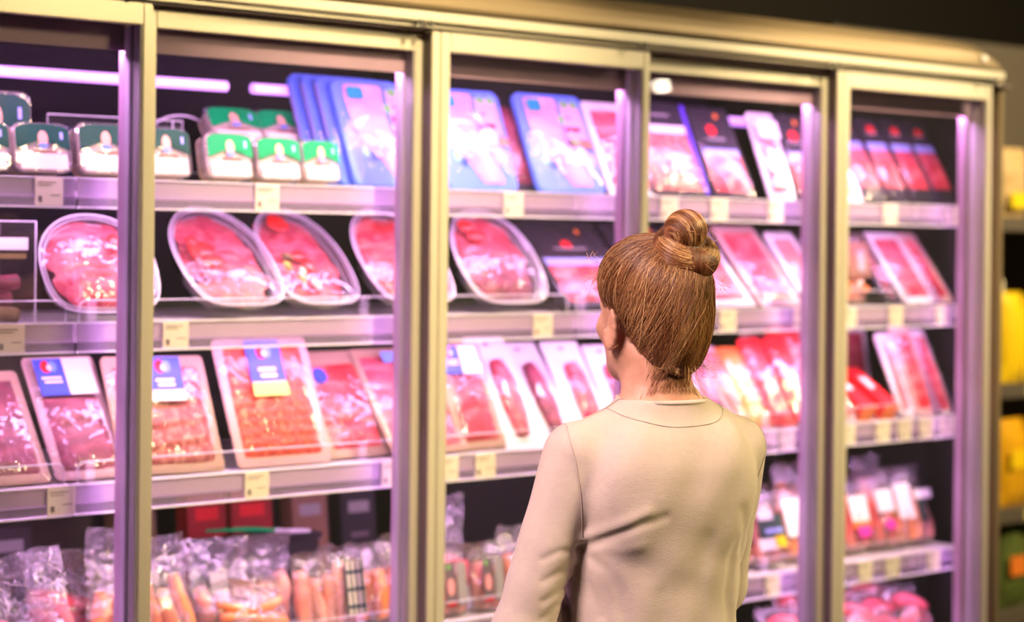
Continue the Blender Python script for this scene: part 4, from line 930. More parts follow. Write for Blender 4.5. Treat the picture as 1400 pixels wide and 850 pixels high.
PX, PY = 2.222, -1.01
woman = thing('person', 'woman seen from behind with an auburn bun and cream sweater, facing the cabinet', 'person', (PX, PY, 0), (0, 0, math.radians(-12)))
YAW = math.radians(-1)
cy_, sy_ = math.cos(YAW), math.sin(YAW)
HC = np.array([-0.006, 0.008, 1.500])   # centre of the skull
def hd(x, y, z):                       # head-local (x right, y forward, z up) to body space
    return (HC[0] + x * cy_ - y * sy_, HC[1] + x * sy_ + y * cy_, HC[2] + z)
RH = [[cy_, -sy_, 0], [sy_, cy_, 0], [0, 0, 1]]

SHL, SHR = (-0.143, -0.002, 1.284), (0.143, -0.004, 1.284)
ELL, ELR = (-0.220, 0.022, 1.025), (0.170, 0.075, 1.055)
WRL, WRR = (-0.008, 0.165, 1.082), (-0.020, 0.165, 1.075)
TORSO = [(0.78, .168, .112, -.012), (0.86, .172, .115, -.010), (0.94, .158, .104, 0), (1.02, .132, .086, .004), (1.09, .136, .088, .004), (1.16, .148, .098, .006),
         (1.22, .152, .104, .004), (1.27, .145, .098, -.002), (1.31, .114, .078, -.010), (1.345, .066, .055, -.014), (1.38, .048, .048, -.010)]
B = Field((-0.36, -0.24, -0.01), (0.36, 0.36, 1.66), 0.0032)
B.column([(z, a - .010, b - .010, c) for z, a, b, c in TORSO], 0.02)
B.cone((0, -.008, 1.30), hd(0.0, -.012, -.075), .056, .052, .02)                          # neck
B.cone((-.04, -.018, 1.345), (-.13, -.008, 1.296), .030, .030, .03); B.cone((.04, -.018, 1.345), (.13, -.008, 1.296), .030, .030, .03)
B.ell(hd(0, -.012, .027), (.072, .090, .075), .02, R=RH)                                 # skull
B.ell(hd(0, .030, -.030), (.058, .062, .078), .03, R=RH)                                 # face
B.ell(hd(0, .062, -.088), (.026, .024, .022), .025, R=RH)                                # chin
B.cone(hd(-.048, .000, -.060), hd(-.014, .066, -.090), .016, .014, .025); B.cone(hd(.048, .000, -.060), hd(.014, .066, -.090), .016, .014, .025)
B.cone(hd(0, .086, .006), hd(0, .106, -.026), .0075, .0095, .010); B.ell(hd(-.011, .094, -.030), (.008, .009, .007), .006, R=RH); B.ell(hd(.011, .094, -.030), (.008, .009, .007), .006, R=RH)
for s_ in (-1, 1):
    B.ell(hd(s_ * .030, .098, .006), (.017, .012, .011), .010, sub=True, R=RH); B.ell(hd(s_ * .030, .0765, .005), (.0140, .0130, .0125), .005, R=RH); B.ell(hd(s_ * .030, .094, .004), (.0125, .012, .0036), .0025, sub=True, R=RH)
    B.cone(hd(s_ * .014, .088, .022), hd(s_ * .044, .074, .022), .006, .005, .010)
    B.ell(hd(s_ * .036, .066, -.030), (.018, .016, .016), .02, R=RH)
    # ear: rim, lobe and hollow
    ex = s_ * .0765; ez = -.022
    for k in range(9):
        a0, a1 = math.radians(-110 + 28 * k), math.radians(-110 + 28 * (k + 1))
        P = lambda a: hd(ex + s_ * .004 + s_ * .003 * math.sin(a), -.012 - .014 * math.cos(a) - .003 * math.sin(a), ez - .004 + .030 * math.sin(a))
        if k < 8: B.cone(P(PI - a0 + 2.2), P(PI - a1 + 2.2), .0036, .0036, .004)
    B.ell(hd(ex, -.012, ez - .004), (.0045, .013, .024), .006, R=RH); B.ell(hd(ex + s_ * .003, -.008, ez - .030), (.004, .007, .009), .005, R=RH)
    B.ell(hd(ex + s_ * .007, -.010, ez - .006), (.005, .006, .011), .004, sub=True, R=RH)
B.cone(hd(-.017, .092, -.053), hd(.017, .092, -.053), .0052, .0052, .006); B.cone(hd(-.015, .090, -.062), hd(.015, .090, -.062), .006, .006, .006)
B.cone(hd(-.022, .097, -.0575), hd(.022, .097, -.0575), .0015, .0015, .003, sub=True)
def arm(F, S_, E_, W_, add=0.0, k=0.022):
    F.cone(S_, E_, .042 + add, .036 + add, k); F.cone(E_, W_, .036 + add, .025 + add, k)
arm(B, SHL, ELL, WRL, -.004); arm(B, SHR, ELR, WRR, -.004)
def hand(F, W_, dirv, up, size=1.0, curl=0.5):
    """palm, four unequal bent fingers and a thumb leaving the side of the palm"""
    d = Vector(dirv).normalized(); u = Vector(up).normalized(); s = d.cross(u).normalized(); u = s.cross(d).normalized()
    W = Vector(W_); P = lambda a, b, c: tuple(W + d * a * size + s * b * size + u * c * size)
    F.cone(P(-.01, 0, 0), P(.03, 0, 0), .021, .020, .012, sq=(1, 1, 1))
    for j, b in enumerate((-.027, -.009, .009, .026)): F.cone(P(.015, b * .7, 0), P(.072 - .004 * abs(j - 1), b, -.002), .0135, .0105, .010)
    for b, L in ((-.028, .062), (-.0095, .074), (.0095, .070), (.027, .055)):
        a0 = .075; seg = (L * .44, L * .31, L * .25); ang = 0.0; p = P(a0, b, -.002); x, z = a0, -.002
        for i, g in enumerate(seg):
            ang += curl * (0.55, 0.9, 0.6)[i]; x2, z2 = x + g * math.cos(ang), z - g * math.sin(ang)
            F.cone(P(x, b * (1 + .05 * i), z), P(x2, b * (1.05 + .05 * i), z2), .0088 - .0009 * i, .0080 - .0010 * i, .003); x, z = x2, z2
    F.cone(P(.012, -.022, -.004), P(.040, -.043, -.014), .0135, .0110, .010); F.cone(P(.040, -.043, -.014), P(.066, -.050, -.026), .0100, .0078, .004)
hand(B, WRL, (0.95, 0.22, 0.10), (0.1, 0.5, 0.85), .92, .35)
hand(B, WRR, (-0.93, -0.10, -0.12), (0.0, 0.75, 0.66), .92, .55)
for s_ in (-1, 1):
    B.cone((s_ * .085, -.01, .86), (s_ * .085, .008, .47), .085, .052, .03); B.cone((s_ * .085, .004, .47), (s_ * .088, -.012, .09), .052, .034, .02)
    B.cone((s_ * .088, -.010, .22), (s_ * .088, -.022, .33), .046, .050, .03)
    B.cone((s_ * .088, -.015, .045), (s_ * .100, .130, .025), .030, .024, .02)
B.d = np.maximum(B.d, 0) + np.minimum(B.d, 0)
body = B.mesh('body', M['skin'], woman)

# sweater
W = Field((-0.34, -0.22, 0.82), (0.34, 0.34, 1.42), 0.0030)
W.column([(z, a + .004 + .006 * (z < .95), b + .006 + .006 * (z < .95), c) for z, a, b, c in TORSO if z <= 1.345] + [(1.372, .062, .060, -.012)], 0.02)
W.cone((-.045, -.020, 1.338), (-.138, -.008, 1.294), .034, .040, .030); W.cone((.045, -.020, 1.338), (.138, -.008, 1.294), .034, .040, .030)
arm(W, SHL, ELL, tuple(np.array(WRL) * .93 + np.array(ELL) * .07), .007, .013); arm(W, SHR, ELR, tuple(np.array(WRR) * .93 + np.array(ELR) * .07), .007, .013)
W.ell((-.068, -.062, 1.235), (.062, .034, .085), .032); W.ell((.068, -.062, 1.235), (.062, .034, .085), .032)   # shoulder blades
W.ell((-.07, .088, 1.20), (.06, .045, .055), .03); W.ell((.07, .088, 1.20), (.06, .045, .055), .03)
# folds: long soft creases pressed into the surface (positive = groove, negative = ridge)
def fold(pts, amp, width):
    P = W.project(np.array(pts, float), 0.0); n_ = 5
    P = np.concatenate([P[i] + (P[i + 1] - P[i]) * np.linspace(0, 1, n_, endpoint=False)[:, None] for i in range(len(P) - 1)] + [P[-1:]]); P = W.project(P, 0.0)
    lo, hi = P.min(0) - 3 * width, P.max(0) + 3 * width; sl, (X, Y, Z) = W.box(lo, hi); best = None
    for a, b in zip(P, P[1:]):
        v = b - a; t = np.clip(((X - a[0]) * v[0] + (Y - a[1]) * v[1] + (Z - a[2]) * v[2]) / (v @ v + 1e-12), 0, 1)
        d = (X - a[0] - t * v[0]) ** 2 + (Y - a[1] - t * v[1]) ** 2 + (Z - a[2] - t * v[2]) ** 2; best = d if best is None else np.minimum(best, d)
    W.d[sl] += (amp * np.exp(-best / width ** 2)).astype(np.float32)
fold([(-.152, -.02, 1.150), (-.130, -.08, 1.170), (-.090, -.10, 1.190), (-.050, -.10, 1.200)], .0026, .007)
fold([(-.150, -.03, 1.166), (-.120, -.08, 1.188), (-.080, -.10, 1.208)], -.0028, .009)
fold([(-.150, -.03, 1.146), (-.135, -.07, 1.118), (-.115, -.09, 1.085), (-.105, -.09, 1.04)], .0022, .009)
fold([(-.145, -.04, 1.150), (-.115, -.08, 1.150), (-.085, -.10, 1.155)], -.0012, .010)
fold([(-.154, -.01, 1.150), (-.148, -.03, 1.10), (-.135, -.05, 1.05)], .0026, .009)
fold([(.150, -.05, 1.10), (.120, -.08, 1.14), (.095, -.1, 1.20)], .0022, .010)
fold([(.100, -.09, 1.00), (.085, -.1, 1.08), (.095, -.1, 1.15)], .0022, .010); fold([(.125, -.09, 1.00), (.110, -.1, 1.06), (.115, -.1, 1.12)], -.0022, .010)
fold([(.03, -.11, 1.02), (.02, -.11, 1.10), (.03, -.11, 1.16)], .0016, .014); fold([(-.04, -.11, 1.02), (-.05, -.11, 1.08)], .0016, .014)
for k, z in enumerate((1.150, 1.118, 1.088, 1.062)):
    fold([(-.215 + .002 * k, -.03, z - .012), (-.190 + .002 * k, -.03, z), (-.165, .0, z + .010)], .0022, .006)
for k in range(6):
    u = .22 + .13 * k
    for (E_, W__) in ((ELL, WRL), (ELR, WRR)):
        p = np.array(E_) * (1 - u) + np.array(W__) * u
        fold([tuple(p + (.006, -.03, .03)), tuple(p + (-.004, -.045, .0)), tuple(p + (.008, -.03, -.03))], .0030, .006)
fold([(.215, .0, 1.200), (.222, .01, 1.175), (.210, -.01, 1.160)], .004, .006)
g3 = W.h; zz = (W.lo[2] + g3 * np.arange(W.n[2])).reshape(1, 1, -1); xx = (W.lo[0] + g3 * np.arange(W.n[0])).reshape(-1, 1, 1); yy = (W.lo[1] + g3 * np.arange(W.n[1])).reshape(1, -1, 1)
W.d = (W.d + 0.0011 * np.sin(xx * 38 + zz * 23 + 2 * np.sin(zz * 17)) * np.sin(zz * 31 - yy * 20) + 0.0008 * np.sin(xx * 71 - zz * 44)).astype(np.float32)
W.cut(2, 1.366); W.cut(2, 0.862, above=False)
sweater = W.mesh('sweater', M['knit'], woman)
def seam(name, pts, r=0.0009, n=24, off=0.0004, m='seam'):
    P = np.array(pts, float); t = np.linspace(0, len(P) - 1, n); Q = np.stack([np.interp(t, range(len(P)), P[:, i]) for i in range(3)], -1)
    Q = W.project(Q, off); bm = bmesh.new(); tube(bm, Q, r, 6); return fin(name, bm, M[m], sweater, smooth=True)
for s_ in (-1, 1): seam('sleeve_seam', [(s_ * .150, .03, 1.33), (s_ * .160, -.01, 1.32), (s_ * .166, -.040, 1.28), (s_ * .160, -.045, 1.22), (s_ * .152, -.025, 1.16)], .0007)
seam('shoulder_seam', [(-.060, -.02, 1.38), (-.095, -.012, 1.35), (-.132, -.004, 1.34)], .0016, 16); seam('shoulder_seam', [(.060, -.02, 1.38), (.095, -.012, 1.35), (.132, -.004, 1.34)], .0016, 16)
# neck band: rolled edge and the line under it
ring = [(.066 * math.cos(a), -.012 + .064 * math.sin(a), 1.362) for a in np.linspace(0, 2 * PI, 49)]
bm = bmesh.new(); Q = W.project(np.array(ring), -.0012); Q[:, 2] = 1.3655 + 0.003 * np.sin(np.linspace(0, 2 * PI, 49)); tube(bm, Q, .0030, 8, cap=False); fin('neck_band', bm, M['knit'], sweater, smooth=True)
seam('neck_seam', [(.095 * math.cos(a), -.012 + .085 * math.sin(a), 1.347 - .012 * max(0, -math.sin(a))) for a in np.linspace(0, 2 * PI, 40)], .0007, 80)
for (E_, W__, s_) in ((ELL, WRL, 'l'), (ELR, WRR, 'r')):
    p = np.array(E_) * .09 + np.array(W__) * .91; d = np.array(W__) - np.array(E_); d /= np.linalg.norm(d); a = np.cross(d, (0, 0, 1)); a /= np.linalg.norm(a); b = np.cross(d, a)
    bm = bmesh.new(); tube(bm, [p + .0325 * (a * math.cos(t) + b * math.sin(t)) for t in np.linspace(0, 2 * PI, 33)], .0030, 8, cap=False); fin('cuff', bm, M['knit'], sweater, smooth=True)
# trousers and shoes
T = Field((-0.24, -0.20, 0.03), (0.24, 0.20, 0.93), 0.005)
T.column([(z, a - .004, b - .004, c) for z, a, b, c in TORSO if z < .96], 0.02)
for s_ in (-1, 1):
    T.cone((s_ * .082, -.01, .80), (s_ * .085, .008, .47), .088, .064, .03); T.cone((s_ * .085, .004, .47), (s_ * .088, -.010, .09), .064, .056, .02)
T.mesh('trousers', M['denim'], woman)
for s_ in (-1, 1):
    Fs = Field((s_ * .09 - .07, -.10, -.004), (s_ * .09 + .07, .21, .13), 0.004)
    Fs.cone((s_ * .088, -.035, .034), (s_ * .100, .140, .028), .040, .033, .02, sq=(1, 1, .9)); Fs.cone((s_ * .088, -.015, .03), (s_ * .088, -.014, .085), .042, .040, .02); Fs.cut(2, 0.002, above=False); Fs.cut(2, 0.10)
    Fs.mesh('shoe', M['shoe'], woman)

# hair: a mass over the skull, thousands of combed strands and the coiled bun
H = Field((-0.14, -0.16, 1.36), (0.14, 0.13, 1.68), 0.0030)
H.ell(hd(0, -.018, .029), (.0785, .0910, .0800), .02, R=RH); H.ell(hd(0.006, -.046, -.028), (.060, .058, .060), .03, R=RH); H.ell(hd(0.010, -.054, -.066), (.034, .024, .036), .03, R=RH)
H.ell(hd(0, .018, .048), (.070, .066, .062), .02, R=RH)
# hollow out the face, the ears and the neck
H.ell(hd(0, .118, -.012), (.066, .066, .074), .010, sub=True, R=RH)
H.ell(hd(-.098, .014, -.034), (.041, .053, .056), .010, sub=True, R=RH); H.ell(hd(.098, .014, -.034), (.040, .050, .052), .010, sub=True, R=RH)
H.ell(hd(0, .03, -.11), (.09, .062, .07), .010, sub=True, R=RH)
hair = H.mesh('hair', M['hair_base'], woman)
BUN = np.array(hd(0.020, -.068, .093))     # middle of the bun
BASE = np.array(hd(0.010, -.046, .070))
def strands(name, paths, rad, parent, tone, sides=3):
    """all strands as one tube mesh with a tone per strand"""
    V = []; Fc = []; tn = []
    for path, r, tv in zip(paths, rad, tone):
        P = np.asarray(path); n = len(P); T_ = np.gradient(P, axis=0); T_ /= np.linalg.norm(T_, axis=1, keepdims=True) + 1e-9
        A = np.cross(T_, (0.31, 0.52, 0.79)); A /= np.linalg.norm(A, axis=1, keepdims=True) + 1e-9; Bv = np.cross(T_, A)
        rr = r * np.sin(np.linspace(0.25, PI - 0.35, n)) ** 0.5; b0 = len(V)
        for i in range(n):
            for k in range(sides):
                a = 2 * PI * k / sides; V.append(P[i] + rr[i] * (A[i] * math.cos(a) + Bv[i] * math.sin(a)))
        for i in range(n - 1):
            for k in range(sides):
                j = (k + 1) % sides; Fc.append((b0 + i * sides + k, b0 + i * sides + j, b0 + (i + 1) * sides + j, b0 + (i + 1) * sides + k))
        tn += [tv] * (n * sides)
    me = bpy.data.meshes.new(name); me.from_pydata([tuple(v) for v in V], [], Fc); me.update()
    at = me.attributes.new('tone', 'FLOAT', 'POINT'); at.data.foreach_set('value', tn)
    me.polygons.foreach_set('use_smooth', [True] * len(me.polygons))
    return link(name, me, M['hair'], parent)
rng = np.random.default_rng(5)
cands = []
c0 = np.array(hd(0, -.018, .016))
while len(cands) < 9000:
    v = rng.normal(size=3); v /= np.linalg.norm(v); p = c0 + v * .07
    p = H.project(p, 0.0003, 5); 
    if abs(H.sample(p)) > .002: continue
    # keep off the hollowed inside surfaces
    if np.dot(H.grad(p), v) < 0.25: continue
    cands.append(p)
paths = []; rad = []; tone = []
for p in cands:
    e = BASE + rng.normal(size=3) * .010; n = 15
    va, vb = p - c0, e - c0; la, lb = np.linalg.norm(va), np.linalg.norm(vb); ang = math.acos(np.clip(va @ vb / la / lb, -1, 1))
    if ang < .12: continue
    u = np.linspace(0, 1, n)[:, None]; Q = (np.sin((1 - u) * ang) * va / la + np.sin(u * ang) * vb / lb) / math.sin(ang) * (la * (1 - u) + lb * u) + c0
    off = .0006 + .0028 * rng.random() ** 2
    Q = H.project(Q, off, 4)
    if np.abs(H.sample(Q)).max() > .005: continue
    amp = .0010 * rng.random(); ph = rng.random() * 6; Q[:, 0] += amp * np.sin(np.linspace(0, 5, n) + ph); Q[:, 2] += amp * .7 * np.cos(np.linspace(0, 4, n) + ph)
    m_ = rng.uniform(.75, 1); k_ = max(6, int(n * m_)); Q = Q[-k_:]
    paths.append(Q); rad.append(rng.uniform(.0002, .0005))
    clump = 0.44 + 0.34 * math.sin(p[0] * 160 + 2.2 * math.sin(p[2] * 60)) + rng.normal() * .16
    tone.append(float(np.clip(clump, 0.02, 1)))
def project2(P, off):
    P = np.array(P, float)
    for _ in range(5):
        a, b = H.sample(P), B.sample(P); m_ = (a < b)[..., None]; g = np.where(m_, H.grad(P), B.grad(P)); P = P - (np.minimum(a, b) - off)[..., None] * g
    return P
for k in range(1500):                                       # hairs combed up from the nape over the edge of the mass
    p = project2(np.array([hd(rng.normal() * .034, -.075, -.062 - .040 * rng.random())]), .0006)[0]; e = BASE + rng.normal(size=3) * .012; n = 20
    if p[1] > HC[1] - .02: continue
    va, vb = p - c0, e - c0; la, lb = np.linalg.norm(va), np.linalg.norm(vb); ang = math.acos(np.clip(va @ vb / la / lb, -1, 1)); u = np.linspace(0, 1, n)[:, None]
    Q = (np.sin((1 - u) * ang) * va / la + np.sin(u * ang) * vb / lb) / math.sin(ang) * (la * (1 - u) + lb * u) + c0
    Q = project2(Q, .0010 + .0015 * rng.random())
    if np.abs(np.minimum(H.sample(Q), B.sample(Q))).max() > .005 or np.linalg.norm(np.diff(Q, axis=0), axis=1).max() > .02: continue
    Q = Q[:rng.integers(10, 20)]
    paths.append(Q); rad.append(rng.uniform(.0002, .00045)); tone.append(float(np.clip(.44 + .3 * math.sin(p[0] * 190) + rng.normal() * .15, .02, 1)))
strands('hair_strands', paths, rad, hair, tone)
# bun
bunp = Field((-0.12, -0.20, 1.50), (0.14, 0.06, 1.70), 0.0028)
ax = np.array(hd(0.10, -.62, .78)) - HC; ax /= np.linalg.norm(ax); e1 = np.cross(ax, (0, 0, 1.0)); e1 /= np.linalg.norm(e1); e2 = np.cross(ax, e1)
R1, r1 = .0290, .0230
tor = [BUN - ax * .006 + R1 * (e1 * math.cos(a) + e2 * math.sin(a)) for a in np.linspace(0, 2 * PI, 25)]
for a, b in zip(tor, tor[1:]): bunp.cone(a, b, r1 - .001, r1 - .001, .006)
KN = BUN + ax * .014 + np.array((-.012, 0, .016))
bunp.ell(KN, (.033, .032, .028), .008)
bun = bunp.mesh('hair_bun', M['hair_base'], hair)
paths = []; rad = []; tone = []
for k in range(2400):
    a0 = rng.random() * 2 * PI; L = rng.uniform(1.6, 3.6); ph0 = rng.random() * 2 * PI; tw = rng.choice((.35, .5)) + rng.normal() * .05; n = 20; rr = r1 + .0004 + .0014 * rng.random() ** 2; Q = []
    for q_ in np.linspace(0, 1, n):
        a = a0 + L * q_; ph = ph0 + tw * L * q_; ra = e1 * math.cos(a) + e2 * math.sin(a); wob = 1 + .10 * math.sin(2 * a + 1.0)
        Q.append(BUN - ax * .006 + R1 * ra * wob + rr * (1 + .06 * math.sin(3 * a + ph)) * (ra * math.cos(ph) + ax * math.sin(ph)))
    paths.append(Q); rad.append(rng.uniform(.00025, .0006)); tone.append(float(np.clip(.56 + .30 * math.sin(ph0 * 3) + rng.normal() * .14, 0.05, 1)))
kx = np.array(hd(0.85, .15, .35)) - HC; kx /= np.linalg.norm(kx); k1 = np.cross(kx, ax); k1 /= np.linalg.norm(k1); k2 = np.cross(kx, k1)
for k in range(1800):
    h_ = rng.uniform(-.95, .95); a0 = rng.random() * 2 * PI; L = rng.uniform(1.4, 3.2); n = 18; Q = []; dr = rng.normal() * .1; o_ = .0004 + .0014 * rng.random() ** 2
    for q_ in np.linspace(0, 1, n):
        a = a0 + L * q_; hh = np.clip(h_ + dr * (q_ - .5), -.97, .97); s = math.sqrt(1 - hh * hh)
        Q.append(KN + (.0335 + o_) * (kx * hh * .95 + s * (k1 * math.cos(a) + k2 * math.sin(a)) * .90))
    paths.append(Q); rad.append(rng.uniform(.00025, .0006)); tone.append(float(np.clip(.54 + .28 * math.sin(h_ * 11) + rng.normal() * .13, 0.05, 1)))
strands('bun_strands', paths, rad, bun, tone)
# loose wisps at nape, temple and bun
paths = []; rad = []; tone = []
def wisp(p, d, L, curl, n=14):
    p = np.array(p, float); d = np.array(d, float); d /= np.linalg.norm(d); Q = [p.copy()]; c = rng.normal(size=3) * curl
    for i in range(n):
        d = d + c * .12 + np.array((0, 0, -.05)); d /= np.linalg.norm(d); p = p + d * L / n; Q.append(p.copy())
    paths.append(Q); rad.append(rng.uniform(.00018, .0004)); tone.append(float(rng.uniform(.45, 1)))
for k in range(34): wisp(hd(.030 + rng.normal() * .014, -.085 + rng.normal() * .008, -.075 + rng.normal() * .012), (.35 + rng.normal() * .25, -.5, -.8), rng.uniform(.02, .065), 1.0)
for k in range(24): wisp(hd(rng.normal() * .030, -.078 + rng.normal() * .01, -.080), (rng.normal() * .3, -.2, -1), rng.uniform(.01, .03), 1.0)
for k in range(70): wisp(hd(-.072 + rng.normal() * .004, .030 + rng.normal() * .016, .052 + rng.normal() * .014), (-.5 + rng.normal() * .3, .6, .15 + rng.normal() * .3), rng.uniform(.012, .035), 1.6)
for k in range(60):
    v = rng.normal(size=3); v /= np.linalg.norm(v); v[1] -= .3; wisp(BUN + v * .040, v + rng.normal(size=3) * .8, rng.uniform(.01, .028), 1.8)
for k in range(140):
    p = cands[rng.integers(len(cands))]; g = H.grad(p); t_ = BASE - p; t_ /= np.linalg.norm(t_); wisp(p + g * .001, t_ + g * rng.uniform(.1, .45), rng.uniform(.015, .045), 1.0)
for k in range(26): wisp(hd(.045 + rng.normal() * .006, -.118 + rng.normal() * .004, .045 + rng.normal() * .006), (.8, -.4, -.35 + rng.normal() * .3), rng.uniform(.006, .016), 1.0)
for k in range(900):                                         # short downy hairs below the hairline of the nape
    p = np.array(hd(rng.normal() * .030, -.075, -.075 - rng.random() ** 1.6 * .050)); p = B.project(p, .0008, 8); g = B.grad(p)
    if g[1] > .3: continue
    d = np.array((-.3 * (p[0] - HC[0]) / .03, .0, 1.0)) + rng.normal(size=3) * .25; d -= g * (d @ g); d /= np.linalg.norm(d); Q = []
    for i in range(7): Q.append(p.copy()); p = B.project(p + d * .0028, .0008 + .0004 * i, 2)
    paths.append(Q); rad.append(rng.uniform(.00016, .00034)); tone.append(float(rng.uniform(.35, .85)))
strands('loose_wisps', paths, rad, hair, tone)
# eyes, lashes kept simple: coloured eyeballs set under the brow
for s_ in (-1, 1):
    bm = bmesh.new(); bmesh.ops.create_uvsphere(bm, u_segments=16, v_segments=10, radius=.0112); e_ = fin('eye', bm, C('eye_white', (.8, .78, .75)), woman, smooth=True, loc=hd(s_ * .030, .0758, .005))
    bm = bmesh.new(); bmesh.ops.create_uvsphere(bm, u_segments=12, v_segments=8, radius=.0052); fin('iris', bm, C('eye_brown', (.08, .04, .02)), e_, smooth=True, loc=(-math.sin(YAW) * .0068, math.cos(YAW) * .0068, 0))
bm = bmesh.new(); pts = [hd(.021 * math.sin(t) , .0885 + .0065 * math.cos(t), -.0575 - .0012 * math.cos(t)) for t in np.linspace(-.8, .8, 9)]
tube(bm, pts, .0035, 8, rad=[.001, .003, .0042, .0046, .0044, .0046, .0042, .003, .001]); fin('lips', bm, C('lips', (.55, .17, .15)), woman, smooth=True)

#@@PEND@@
# ------------------------------------------------------------------ the shelf rack beyond the cabinet
GX, GY = 5.95, 0.90
rack = thing('shelf_rack', 'dim shelf rack beyond the right end of the cabinet holding yellow bags', 'shelf', (GX, GY, 0))
M['rack'] = mat('rack_steel', (0.10, 0.08, 0.06), 0.6)
box('back_panel', (-0.55, 1.0, 0.42, 0.45, 0.05, 2.35), M['rack'], rack)
GZ = [0.36, 0.71, 1.135, 1.70]
for k, z in enumerate(GZ):
    box('rack_board', (-0.55, 1.0, 0.0, 0.42, z - 0.02, z), M['rack'], rack); box('rack_rail', (-0.55, 1.0, -0.012, 0.0, z - 0.045, z + 0.002), M['rack'], rack)
for x in (-0.55, 0.975): box('upright', (x, x + 0.025, 0.40, 0.42, 0.0, 2.35), M['rack'], rack)
def snack(name, label, x, z, w, h, col, lab=None, cat='snack bag', depth=0.09, y=0.02, lcol='card_white'):
    t = thing(name, label, cat, (GX + x, GY + y, z)); sd = random.random() * 40; bm = bmesh.new(); n, mz = 14, 16
    for side in (-1, 1):
        V = []
        for j in range(mz + 1):
            v = j / mz; r = []
            for i in range(n + 1):
                u = i / n; th = depth / 2 * math.sin(PI * u) ** .5 * math.sin(PI * min(.98, .02 + v * .96)) ** .45
                r.append(bm.verts.new((w * (u - .5), depth / 2 + side * th + .006 * nz(u * 5, v * 6, sd), h * v)))
            V.append(r)
        for j in range(mz):
            for i in range(n): bm.faces.new((V[j][i], V[j][i + 1], V[j + 1][i + 1], V[j + 1][i]))
    bmesh.ops.remove_doubles(bm, verts=bm.verts, dist=0.0004); fin('bag_body', bm, M[col], t, smooth=True, recalc=False)
    if lab: plate(t, 'label', M[lcol], 0, h * lab, w * .6, h * .22, -0.004)
    return t
C('bag_yellow', (0.95, 0.62, 0.01), coat=.5); C('bag_gold', (0.85, 0.40, 0.01), coat=.5, noise=.3, nscale=14); C('bag_tan', (0.62, 0.42, 0.20), noise=.4, nscale=20); C('bag_navy', (0.05, 0.045, 0.09)); C('bag_olive', (0.10, 0.13, 0.03), noise=.6, nscale=12); C('white_bottle', (0.85, 0.75, 0.55))
snack('snack_bag', 'tan and white bag on the top of the dim rack at the right edge', -.015, GZ[3], .17, .24, 'bag_tan', .25, lcol='yellow'); snack('snack_bag', 'navy bag next to the tan bag on the rack top shelf', .17, GZ[3], .16, .22, 'bag_navy', .4)
t = thing('bottle', 'pale bottle standing behind the upright yellow bag on the rack', 'bottle', (GX + .07, GY + .20, GZ[2])); bm = bmesh.new()
tube(bm, [(0, 0, 0), (0, 0, .01), (0, 0, .34), (0, 0, .40), (0, 0, .45)], .05, 16, rad=[.045, .05, .05, .022, .020]); fin('bottle_body', bm, M['white_bottle'], t, smooth=True)
bm = bmesh.new(); tube(bm, [(0, 0, .45), (0, 0, .475)], .024, 14); fin('cap', bm, M['card_white'], t)
snack('snack_bag', 'upright bright yellow bag at the right edge, level with the head of the woman', -.005, GZ[2] + .0, .14, .31, 'bag_yellow'); snack('snack_bag', 'second upright yellow bag on the rack, beyond the first', .155, GZ[2], .14, .30, 'bag_yellow', .4)
snack('snack_bag', 'rounded golden bag on the rack below the upright yellow bag', .0, GZ[1], .17, .30, 'bag_gold', .55, lcol='bag_yellow'); snack('snack_bag', 'second rounded golden bag on the rack, further right', .185, GZ[1], .17, .29, 'bag_gold')
snack('snack_bag', 'dark olive bag in the lower right corner of the photo', .0, GZ[0], .16, .30, 'bag_olive', .5, lcol='orange'); snack('snack_bag', 'second dark olive bag beside it on the rack', .175, GZ[0], .16, .28, 'bag_olive', .3)
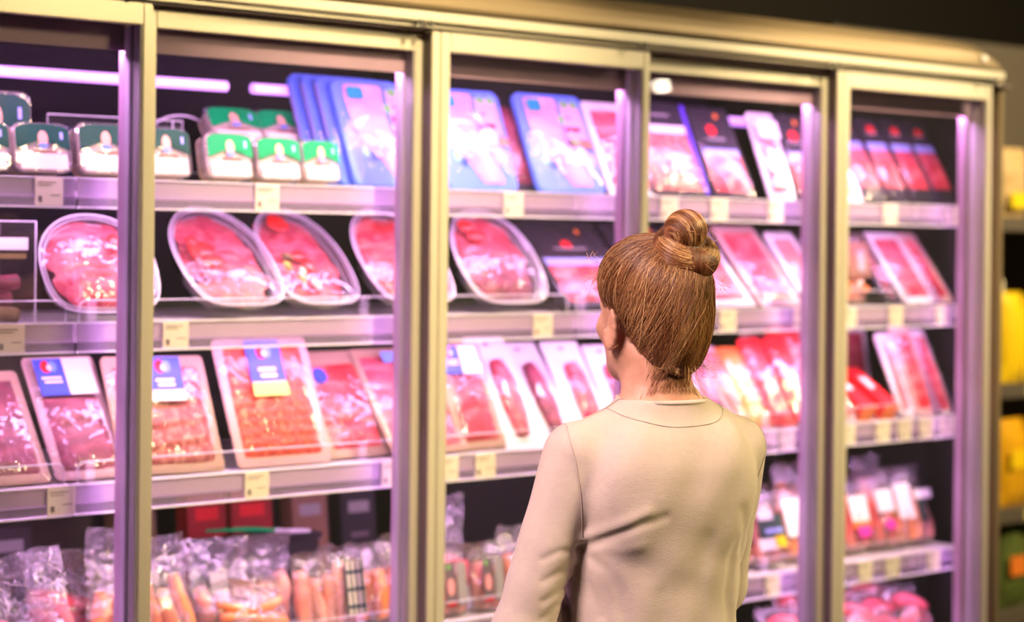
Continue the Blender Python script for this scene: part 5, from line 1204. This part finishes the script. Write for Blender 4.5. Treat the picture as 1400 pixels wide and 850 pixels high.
for k, z in enumerate(GZ[1:]):
    t = thing('price_tag', f'yellowish price tag on the {("lower", "middle", "upper")[k]} board of the dim rack', 'price tag', (GX + .03, GY - .0125, z - .044)); plate(t, 'card', M['pale_yellow'], 0, .022, .07, .044, 0); plate(t, 'print', M['ink'], 0, .012, .04, .006, -.0007)
# ceiling downlights far back in the shop, mirrored in the door panes
def downlight(x, y, label, r=0.07, es=170):
    t = thing('downlight', label, 'ceiling light', (x, y, 3.3)); bm = bmesh.new(); tube(bm, [(0, 0, -0.10), (0, 0, 0)], r * 1.25, 20); fin('housing', bm, M['black'], t)
    bm = bmesh.new(); tube(bm, [(0, 0, -0.106), (0, 0, -0.101)], r, 20); fin('lamp_disc', bm, mat('warm_lamp_disc', (1, 1, 1), emit=(1.0, 0.93, 0.72), es=es), t)
DOWN = [(14.86, -11.40, 'far downlight whose reflection shows as a bright disc in the fourth door')]
for (x, y, s) in DOWN: downlight(x, y, s)

# ------------------------------------------------------------------ groups for the repeats
PLURAL = {'glass_door': 'glass doors of the meat cabinet', 'cabinet_shelf': 'shelf sections of the meat cabinet', 'price_tag': 'price tags on the shelf rails', 'cheese_pack': 'small cheese packs on the top shelf',
          'blue_ham_pack': 'blue-framed ham packs on the top shelf', 'ham_tray': 'oval ham trays on the second shelf', 'ham_pack': 'sliced ham packs in the cabinet', 'bacon_pack': 'bacon packs in the cabinet',
          'carded_salami': 'white carded salamis on the third shelf', 'sausage_slices_pack': 'narrow packs of slices on the third shelf', 'meat_bag': 'clear meat bags on the fourth shelf', 'sausage_bag': 'sausage bags on the fourth shelf',
          'sausage_pack': 'sausage packs on the fourth shelf', 'meat_joint': 'vacuum-packed joints on the bottom shelf', 'boxed_sausages': 'dark boxes at the back of the fourth shelf', 'red_box': 'red cartons on the third shelf',
          'snack_bag': 'snack bags', 'green_stalk': 'green stalks on the fourth shelf', 'display_riser': 'risers on the top shelf'}
for o in COL.objects:
    if o.parent is None and 'label' in o:
        k = o.name.split('.')[0]
        if k in PLURAL: o['group'] = PLURAL[k] + (' on the rack' if k == 'snack_bag' and o.location.x > 5 else '')
        if len(o['label'].split()) > 16: print('LONG', o.name, o['label'])
